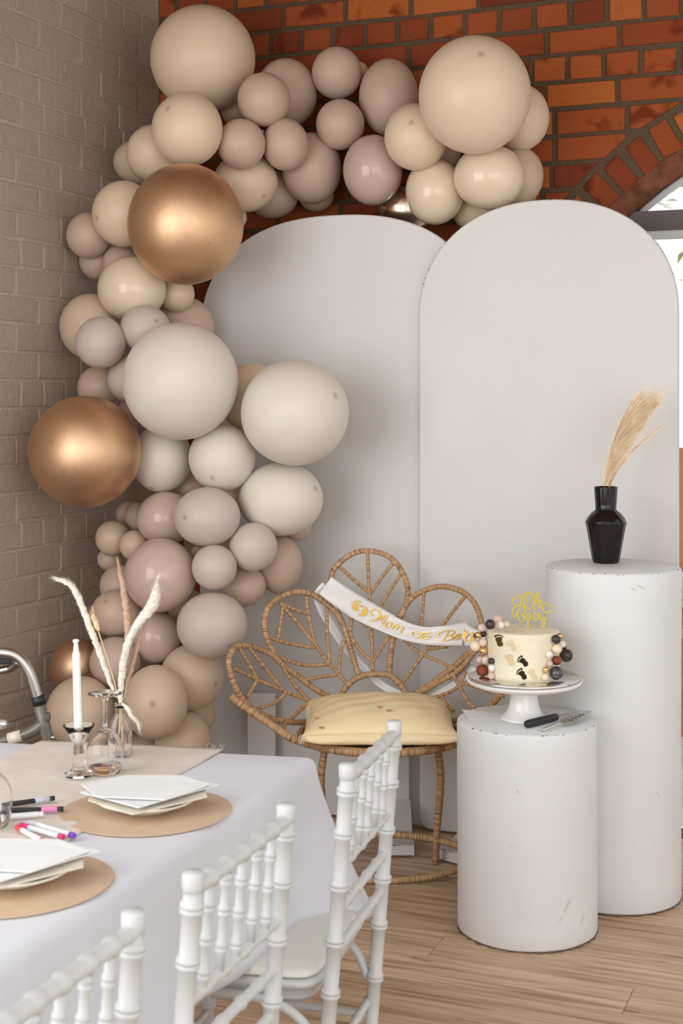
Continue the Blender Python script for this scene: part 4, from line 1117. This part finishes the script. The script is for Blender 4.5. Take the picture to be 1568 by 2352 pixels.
for a in (0, 22, 45, 68, 90):
    ringadd([Vector((*(p - n * rr * (1 - math.sin(R(a))) + n * .004).xy, TZ + .001 - rr * (1 - math.cos(R(a))))) for p, n in zip(loop, nor)])
DROP = .30
for k in range(1, 13):
    t = k / 12; pts = []
    for i, (p, n) in enumerate(zip(loop, nor)):
        s = cum[i]
        wv = (math.sin(s * 16 + 1.2) * .55 + math.sin(s * 27 + .4) * .35 + math.sin(s * 7.3) * .4) * .011 * t
        fl = .004 + .018 * t + wv + corner_w[i] * .10 * t ** 1.3
        z = TZ - rr - (DROP - rr) * t - .012 * t * math.sin(s * 5.1 + .5) * .6 - corner_w[i] * .03 * t
        pts.append(Vector((*(p + n * fl).xy, z)))
    ringadd(pts)
b_.v = vs_
for i in range(N):
    j = (i + 1) % N; b_.f.append([0, rings[0][i], rings[0][j]]); b_.sm.append(True)
    for a, c in zip(rings, rings[1:]): b_.f.append([a[i], c[i], c[j], a[j]]); b_.sm.append(True)
tag(b_.build('tablecloth', 'cloth', org=(cen.x, cen.y, TZ), solid=.0012), 'white tablecloth hanging over the foreground table', 'tablecloth')
# runner
r0, r1, r2 = TT(513, 1724), TT(395, 1812), TT(130, 1952); l0, l1 = TT(128, 1722), TT(0, 1790)
rd = (r2 - r0).normalized(); far_r = r0 ; far_l = l0
b_ = MB(); rw = .345; sd = Vector((rd.y, -rd.x, 0)).normalized()
if sd.x > 0: sd = -sd
e0 = c0 + eF * 0
fr = r0 - rd * ((r0 - c0).dot(Vector((-eF.y, eF.x, 0)).normalized()) / rd.dot(Vector((-eF.y, eF.x, 0)).normalized())) if False else r0
def rf(u, v):
    p = fr + eF * (u * .43) + rd * (v * 1.25)
    return Vector((p.x + .003 * math.sin(v * 23 + u * 3), p.y, TZ + .0035 + .0025 * max(0, math.sin(u * 9 + v * 14) * math.sin(v * 31 - u * 7))))
b_.grid(rf, 26, 70); ro_ = b_.build('table_runner', 'runner', org=(fr.x, fr.y, TZ), solid=.0008)
tag(ro_, 'cream gauze runner lying along the white tablecloth', 'table runner')
b_ = MB()
for k in range(7):
    p = fr + eF * (k * .006) ; b_.tube(spline([Vector((p.x, p.y, TZ + .004)), Vector((p.x + .004 * (k % 3 - 1), p.y + .012, TZ + .006)), Vector((p.x + random.uniform(-.008, .004), p.y + .010, TZ + .009 + random.random() * .004))], 3), .0004, 4)
b_.build('frayed_edge', 'runner', ro_)

# ---- place settings
def setting(c, lab, ang, mlab, plab):
    rs = random.Random(ang * 100)
    b_ = MB(); ph = rs.uniform(0, 6)
    b_.lathe([(.001, .0035), (.158, .0035), (.160, .0042), (.160, .0055), (.158, .006), (.001, .006)], 64, Vector((c.x, c.y, TZ)), True, lambda r, z, a: r * (1 + (.02 * math.sin(2 * a + ph) + .008 * math.sin(3 * a)) * (r > .1)))
    tag(b_.build('placemat', 'kraft', org=(c.x, c.y, TZ + .0035)), mlab, 'placemat', 'kraft placemats')
    zb = TZ + .0065
    b_ = MB(); b_.lathe([(.001, 0), (.042, 0), (.046, .002), (.060, .008), (.094, .022), (.0965, .0245), (.094, .026), (.058, .012), (.001, .009)], 48, Vector((c.x, c.y, zb)))
    tag(b_.build('plate', 'plate', org=(c.x, c.y, zb)), plab, 'plate', 'cream plates')
    return zb + .027
def sheet(name, c, z, pts, lab, cat, m_, bend, grp=None):
    b_ = MB(); n = len(pts)
    vs_ = [Vector((c.x + x, c.y + y, z + bend * (x * 3 + abs(y) * 2) * .1 + zz)) for x, y, zz in pts]
    b_.prism(vs_, (0, 0, .0022)); return tag(b_.build(name, m_, org=(c.x, c.y, z)), lab, cat, grp)
s1_ = TT(336, 1868); s2_ = TT(30, 2034)
for c, ids in ((s1_, 0), (s2_, 1)):
    where = ('farther', 'nearer')[ids]
    z = setting(c, '', 1 + ids, 'round kraft placemat on the table, %s from the camera' % ('farther', 'nearer')[ids], 'cream plate under paper on the %s placemat' % where)
    sheet('napkin', c, z, [(-.105, -.035, 0), (-.01, -.112, -.004), (.118, -.02, .002), (.10, .075, .004), (-.03, .10, 0), (-.10, .05, .002)], 'cream paper napkin on the plate of the %s placemat' % where, 'napkin', 'plate', .0)
    sheet('card', c, z + .0065, [(-.125, -.005, 0), (.0, -.105, 0), (.135, .035, .004), (.05, .085, .002), (-.06, .09, 0)], 'white card on top of the stack on the %s placemat' % where, 'card', 'paper', .0)
    sheet('card', c, z + .0125, [(-.13, .03, 0), (-.085, -.055, 0), (.045, -.075, 0), (.12, .02, .002), (.06, .075, .004), (-.05, .085, .002)], 'upper white card on the %s placemat, slightly askew' % where, 'card', 'paper', .0)

# ---- pens and markers on the runner
def pen(a, b2, parts, r, lab, cat, name):
    z = TZ + .0075 + r
    A_, B2 = TT(*a, z), TT(*b2, z); t = thing(name, A_.lerp(B2, .5), lab, cat)
    ax = B2 - A_
    for nm, t0, t1, rr_, m_ in parts:
        b_ = MB(); p0, p1 = A_ + ax * t0, A_ + ax * t1; b_.tube([p0, p0.lerp(p1, .04), p0.lerp(p1, .96), p1], [rr_ * .85, rr_, rr_, rr_ * .85], 12); b_.build(nm, m_, t)
pen((6, 1850), (125, 1833), [('barrel', 0, .62, .0052, 'black'), ('label', .62, .9, .0054, 'label'), ('cap', .9, 1, .0048, 'black')], .0054, 'black pen with a pale label on the runner, topmost of the pens', 'pen', 'felt_pen')
pen((4, 1862), (146, 1858), [('barrel', 0, .64, .0050, 'black'), ('grip', .64, .90, .0054, 'pensink'), ('cap', .90, 1, .0050, 'black')], .0054, 'slim black pen with a pink grip on the runner', 'pen', 'felt_pen')
pen((2, 1877), (100, 1869), [('barrel', 0, .9, .0054, 'penwhite'), ('cap', .9, 1, .0048, 'penwhite')], .0054, 'plain white pen below the pink one on the runner', 'pen', 'felt_pen')
pen((39, 1900), (102, 1934), [('cap', 0, .18, .0052, 'penred'), ('barrel', .18, .88, .0050, 'penwhite'), ('end_plug', .88, 1, .0052, 'penred')], .0052, 'white marker with red ends', 'marker', 'marker_pen')
pen((46, 1895), (146, 1923), [('cap', 0, .2, .0052, 'penmagenta'), ('barrel', .2, .9, .0050, 'penwhite'), ('end_plug', .9, 1, .0052, 'penmagenta')], .0052, 'white marker with magenta ends', 'marker', 'marker_pen')
pen((66, 1888), (171, 1920), [('cap', 0, .18, .0050, 'label'), ('barrel', .18, .9, .0050, 'penwhite'), ('end_plug', .9, 1, .0052, 'penpurple')], .0052, 'white marker with a purple end', 'marker', 'marker_pen')

# ---- candle holder, candle, glasses, bottle
ch0 = TT(181, 1790); ch0.z = TZ + .0075
b_ = MB(); pf = [(.001, 0), (.028, 0), (.030, .002), (.029, .007), (.018, .012), (.0125, .018), (.015, .026), (.0155, .034), (.011, .041), (.013, .046), (.0125, .064), (.0135, .070), (.022, .088), (.0325, .104), (.0325, .106), (.0305, .106), (.020, .089), (.0115, .074), (.0105, .066), (.001, .066)]
b_.lathe(pf, 40, ch0); tag(b_.build('candle_holder', 'glass', org=ch0), 'clear glass candle holder with a flared cup on the runner', 'candle holder')
cb = ch0 + Vector((0, 0, .067)); cd = thing('candle', cb, 'tall thin white candle in the glass holder', 'candle')
top_z = P(175, 1468, ch0.y).z - cb.z; tx = P(174, 1468, ch0.y).x - cb.x
b_ = MB(); pth = [cb + Vector((tx * t, 0, top_z * t)) for t in (0, .1, .3, .6, .86, .885, .92, .965)]
b_.tube(pth, [.0085, .0088, .0086, .0083, .0080, .0058, .0050, .0042], 20); b_.build('shaft', 'wax', cd)
b_ = MB(); t0 = cb + Vector((tx * .965, 0, top_z * .965)); b_.tube([t0, t0 + Vector((0, 0, .003)), t0 + Vector((0, 0, .007))], [.0045, .0068, .0055], 16); b_.build('tip', 'wax', cd)
def wineglass(base, hgt, lab):
    s = hgt / .18
    b_ = MB(); out = [(.034, 0), (.0395, .02), (.0425, .042), (.0405, .062), (.031, .082), (.016, .095), (.0075, .102), (.0045, .112), (.0038, .135), (.0045, .160), (.009, .171), (.024, .1765), (.038, .1785), (.0385, .180), (.001, .181)]
    inn = [(.001, .100), (.012, .0955), (.029, .081), (.039, .0615), (.0410, .042), (.038, .02), (.0328, 0)]
    b_.lathe([(r * s, z * s) for r, z in inn] + [(r * s, z * s) for r, z in out], 44, base, True, None, False)
    return tag(b_.build('wine_glass', 'glass', org=base), lab, 'wine glass', 'upturned wine glasses')
g1 = TT(241, 1782); g1.z = TZ + .0075
wineglass(g1, P(236, 1592, g1.y).z - g1.z, 'upside-down wine glass right of the candle')
g2 = TT(-26, 1905); g2.z = TZ + .0075
wineglass(g2, .185, 'upside-down wine glass cut off by the left picture edge')
bt = TT(276, 1742); bt.z = TZ + .0075
b_ = MB(); pf = [(.001, .004), (.022, .004), (.0235, .012), (.0235, .055), (.020, .072), (.0115, .088), (.0105, .104), (.0125, .106), (.0135, .110), (.0122, .113), (.0122, .105)]
pf2 = [(.0135, .113), (.0145, .110), (.0138, .104), (.0122, .101), (.0128, .09), (.022, .074), (.0258, .056), (.0262, .012), (.0255, .002), (.022, 0), (.001, .001)]
b_.lathe(pf + pf2, 40, bt, True, None, False); tag(b_.build('bottle_vase', 'glass', org=bt), 'small clear glass bottle holding dried stems', 'bottle')
D = bt.y; inb = bt + Vector((0, 0, .008))
def stem(name, lab, base_off, pts, rad, m_, hairy=0, stem_m='straw', start=.0):
    t = thing(name, inb + Vector((base_off[0], base_off[1], 0)), lab, 'dried grass')
    neck = bt + Vector((base_off[0] * .3 + .001, base_off[1] * .3, .112))
    wp = [P(x, y, D + dz) for x, y, dz in pts]
    b_ = MB(); sp = spline([inb + Vector((base_off[0], base_off[1], 0)), neck, wp[0]], 8); b_.tube(sp, .0013, 6); b_.build('stem', stem_m, t)
    sp = spline(wp, 9); n = len(sp); rs = random.Random(lab)
    rads = []
    for i in range(n):
        u = i / (n - 1) * (len(rad) - 1); k = min(len(rad) - 2, int(u)); f = u - k
        rads.append(.82 * (rad[k] * (1 - f) + rad[k + 1] * f) * rs.uniform(.92, 1.08))
    b_ = MB(); b_.tube([p + Vector((rs.uniform(-1, 1), 0, rs.uniform(-1, 1))) * .0012 for p in sp], rads, 9)
    for _ in range(hairy):
        i = rs.randrange(1, n - 1); p = sp[i]; tn = (sp[i + 1] - sp[i - 1]).normalized()
        sd = Vector((rs.gauss(0, 1), rs.gauss(0, 1), rs.gauss(0, 1))); sd = (sd - tn * sd.dot(tn)).normalized()
        q0 = p + sd * rads[i] * .5; q1 = q0 + tn * rs.uniform(.012, .024) + sd * rads[i] * rs.uniform(.6, 1.2); wv = tn.cross(sd) * .0011
        b_.add([q0 - wv, q0 + wv, q1], [(0, 1, 2)], False)
    b_.build('plume', m_, t)
stem('dried_plume', 'long white plume leaning left and bent at its tip', (-.006, .002), [(265,1600,0),(250,1560,0),(232,1505,0),(213,1458,0),(195,1410,0),(178,1368,0),(160,1342,0),(132,1331,0)], [.003,.006,.0085,.0085,.0085,.0085,.007,.005], 'plumewhite', 700)
stem('dried_plume', 'thick white plume leaning right with a bushy top', (.004, .003), [(276,1615,.0),(279,1560,0),(287,1500,0),(303,1455,0),(328,1418,0),(350,1390,0),(358,1362,0),(362,1336,0)], [.005,.009,.010,.010,.013,.016,.013,.003], 'plumewhite', 900)
stem('dried_plume', 'upright brown feathery plume between the white ones', (.002, .008), [(282,1560,.02),(292,1500,.02),(294,1440,.02),(288,1385,.02),(279,1330,.02),(272,1296,.02)], [.003,.007,.010,.0095,.007,.002], 'plumebrown', 500)
stem('dried_plume', 'tan plume half hidden behind the thick white one', (.008, .010), [(286,1600,.03),(300,1540,.03),(316,1480,.03),(332,1425,.03)], [.003,.007,.007,.003], 'plumebrown', 160)
stem('dried_plume', 'short white plume drooping to the right over the bottle rim', (.006, -.004), [(280,1618,-.01),(292,1626,-.012),(302,1645,-.015),(316,1660,-.015),(320,1676,-.015)], [.003,.006,.006,.004,.003], 'plumewhite', 90)
stem('bunny_tail_grass', 'bunny tail grass with one oval tan head', (-.008, -.004), [(226,1450,0),(222,1436,0),(216,1420,0),(213,1410,0)], [.003,.0075,.0075,.003], 'straw', 90)

# ================================================================== WHITE BALLROOM CHAIRS
def bamboo(p0, p1, r, rings, bump_=1.28, n=None):
    p0, p1 = Vector(p0), Vector(p1); L = (p1 - p0).length; pts = [(0, r)]
    for t in rings:
        h = .0065 / L
        pts += [(t - h * 1.6, r), (t - h, r * bump_), (t - h * .15, r * bump_), (t, r * 1.08), (t + h * .15, r * bump_), (t + h, r * bump_), (t + h * 1.6, r)]
    pts.append((1, r)); b_ = MB(); b_.tube([p0.lerp(p1, t) for t, _ in pts], [x for _, x in pts], 14); return b_
def knobby(p0, p1, r, n):                  # rails with swollen joints
    p0, p1 = Vector(p0), Vector(p1); b_ = MB(); ts = [i / (n * 6) for i in range(n * 6 + 1)]
    b_.tube([p0.lerp(p1, t) for t in ts], [r * (1 + .30 * max(0, math.cos(2 * math.pi * t * n)) ** 6) for t in ts], 12); return b_
def make_chair():
    t = thing('ballroom_chair', (0, 0, 0), 'x', 'chair', 'white ballroom chairs')
    hw, TOPZ, rake = .182, .855, .060
    def post(sx, z): return Vector((sx * hw, -rake * max(0, (z - .12)) / .735 , z)) if z > .12 else Vector((sx * hw, -.02 * (1 - z / .12), z))
    for sx in (-1, 1):
        b_ = bamboo(post(sx, .12), post(sx, TOPZ - .03), .0145, [.09, .26, .42, .56, .71, .85, .965]); p = b_.build('back_post', 'resin', t)
        a = post(sx, TOPZ - .034); b_ = MB(); b_.lathe([(.010, 0), (.0155, .003), (.0165, .012), (.0165, .028), (.0145, .032), (.001, .033)], 18, a); b_.build('finial', 'resin', p)
        b_ = MB(); b_.tube([(sx * hw, -.03, 0), (sx * hw, -.012, .06), (sx * hw, 0, .13)], [.012, .0145, .0155], 14); b_.build('leg_foot', 'resin', p)
    zs = [.826, .655, .570, .490]
    for k, z in enumerate(zs):
        a, b2 = post(-1, z), post(1, z)
        o = knobby(a, b2, .0120 if k == 0 else .0092, 6 if k == 0 else 5).build('back_rail', 'resin', t)
    for k in range(5):
        x = -hw + 2 * hw * (k + 1) / 6
        def pz(z): v = post(0, z); return Vector((x, v.y, z))
        bamboo(pz(.655), pz(.826), .0074, [.25, .58, .86] if k % 2 else [.14, .44, .74], 1.35).build('spindle', 'resin', t)
    # seat: rounded trapezoid slab with a lip
    def outline(e, z):
        qs = [Vector((-.178 - e, .012 - e, 0)), Vector((.178 + e, .012 - e, 0)), Vector((.205 + e, .385 + e, 0)), Vector((-.205 - e, .385 + e, 0))]
        return [Vector((p.x, p.y, z)) for p in rounded2(qs, .05)]
    def rounded2(qs, r, n=6):
        out = []
        for i in range(4):
            a, b2, c = qs[i - 1], qs[i], qs[(i + 1) % 4]; u = (a - b2).normalized(); v = (c - b2).normalized()
            for k in range(n + 1):
                tt_ = k / n; out.append(((b2 + u * r).lerp(b2, tt_)).lerp(b2.lerp(b2 + v * r, tt_), tt_))
        return out
    def stack(levels):
        b_ = MB(); rs = [outline(e, z) for e, z in levels]; n = len(rs[0])
        b_.add([v for r_ in rs for v in r_], [list(range(n))[::-1], list(range(len(rs) * n - n, len(rs) * n))] + [(k * n + i, k * n + (i + 1) % n, (k + 1) * n + (i + 1) % n, (k + 1) * n + i) for k in range(len(rs) - 1) for i in range(n)], True)
        for i in (0, 1): b_.sm[i] = False
        return b_
    stack([(-.012, .385), (-.004, .395), (-.004, .412), (.006, .416), (.010, .424), (.008, .430), (-.002, .432)]).build('seat', 'resin', t)
    stack([(-.006, .432), (.002, .436), (.002, .442), (-.010, .448), (-.05, .450)]).build('seat_pad', 'seatpad', t)
    for sx in (-1, 1):
        bamboo((sx * .19, .372, 0), (sx * .188, .368, .40), .0145, [.2, .5, .8]).build('front_leg', 'resin', t)
        # arched brackets under the seat
        br = spline([Vector((sx * .184, .002, .30)), Vector((sx * .185, .03, .355)), Vector((sx * .187, .09, .388)), Vector((sx * .189, .19, .396)), Vector((sx * .19, .28, .388)), Vector((sx * .19, .345, .355)), Vector((sx * .19, .368, .30))], 6)
        b_ = MB(); b_.tube(br, .010, 8); b_.build('seat_bracket', 'resin', t)
        for z in (.14, .22): knobby((sx * .183, 0, z), (sx * .19, .37, z), .0085, 4).build('stretcher', 'resin', t)
    for y, z in ((0, .18), (.37, .18), (0, .25)): knobby((-.183, y, z), (.183, y, z), .0085, 4).build('stretcher', 'resin', t)
    return t
def copy_tree(o, parent=None):
    c = o.copy(); COL.objects.link(c); c.parent = parent
    for ch in [x for x in o.children]: copy_tree(ch, c)
    return c
proto = make_chair()
def place(o, near, far, lab):
    near, far = Vector((*near, 0)), Vector((*far, 0)); mid = (near + far) / 2; dr = (far - near).normalized()
    phi = math.atan2(dr.y, dr.x); y_ = Vector((-math.sin(phi), math.cos(phi), 0))
    o.location = mid + y_ * .056; o.rotation_euler = (0, 0, phi); o['label'] = lab
chairs = [proto, copy_tree(proto), copy_tree(proto)]
def top_at(px, py): d = (H - .855) * F / (py - YH); p = P(px, py, d); return (p.x, p.y)
place(chairs[0], top_at(795, 1752), top_at(904, 1653), 'white ballroom chair farthest from the camera, beside the table corner')
place(chairs[1], top_at(438, 2001), top_at(657, 1842), 'white ballroom chair in the middle of the row at the table')
n3 = Vector(top_at(304, 2088)); n3d = Vector((.349, .937)).normalized() * .364
place(chairs[2], tuple(n3 - n3d), tuple(n3), 'white ballroom chair nearest to the camera, cut off at the lower left')

# ================================================================== METAL FRAME AT THE SIDE WALL
FD = 3.85
wk = thing('walking_frame', P(60, 2200, FD) * 1 - Vector((0, 0, P(60, 2200, FD).z)), 'grey aluminium walking frame standing behind the table at the left', 'walking frame')
def fp(x, y, dz=0): return P(x, y, FD + dz)
foot_z = lambda v: Vector((v.x, v.y, 0))
upr = spline([fp(-120, 1500, -.02), fp(-20, 1499), fp(22, 1501), fp(48, 1515), fp(68, 1545), fp(80, 1580), fp(88, 1610)], 8)
b_ = MB(); b_.tube(upr, .0145, 14); b_.build('top_tube', 'alu', wk)
e = fp(118, 1730); ft = e + (e - fp(88, 1610)).normalized() * .62; ft = Vector((e.x + .09, e.y, 0.012))
b_ = MB(); b_.tube([fp(86, 1600), fp(103, 1672), e, ft], .0165, 14); b_.build('leg', 'olive', wk)
b_ = MB(); b_.tube([fp(86, 1598), fp(91, 1618)], .019, 14); b_.build('collar', 'black', wk)
b_ = MB(); b_.tube(spline([fp(-130, 1742, -.03), fp(0, 1704), fp(60, 1686), fp(92, 1668), fp(103, 1650), fp(102, 1640)], 8), .0155, 14); b_.build('handle_bar', 'olive', wk)
b_ = MB(); b_.tube([fp(20, 1697.5), fp(50, 1689)], .0163, 14); b_.build('label_sticker', 'plate', wk)
b_ = MB(); b_.tube(spline([fp(-130, 1570, .05), fp(0, 1541, .03), fp(28, 1533, .02), fp(44, 1520, .0)], 6), .0105, 12); b_.build('cross_bar', 'alu', wk)
b_ = MB(); b_.box(fp(8, 1516, .03), (.045, .03, .018), None, .003); b_.build('clamp', 'black', wk)
b_ = MB(); b_.sphere(fp(121, 1694, -.01), .006, 12, 8); b_.build('bolt', 'steel', wk)
lf = fp(-120, 1500, -.02); b_ = MB(); b_.tube(spline([lf, lf + Vector((-.07, 0, -.05)), lf + Vector((-.10, 0, -.2)), Vector((lf.x - .16, lf.y, .012))], 8), .0155, 14); b_.build('leg', 'alu', wk)
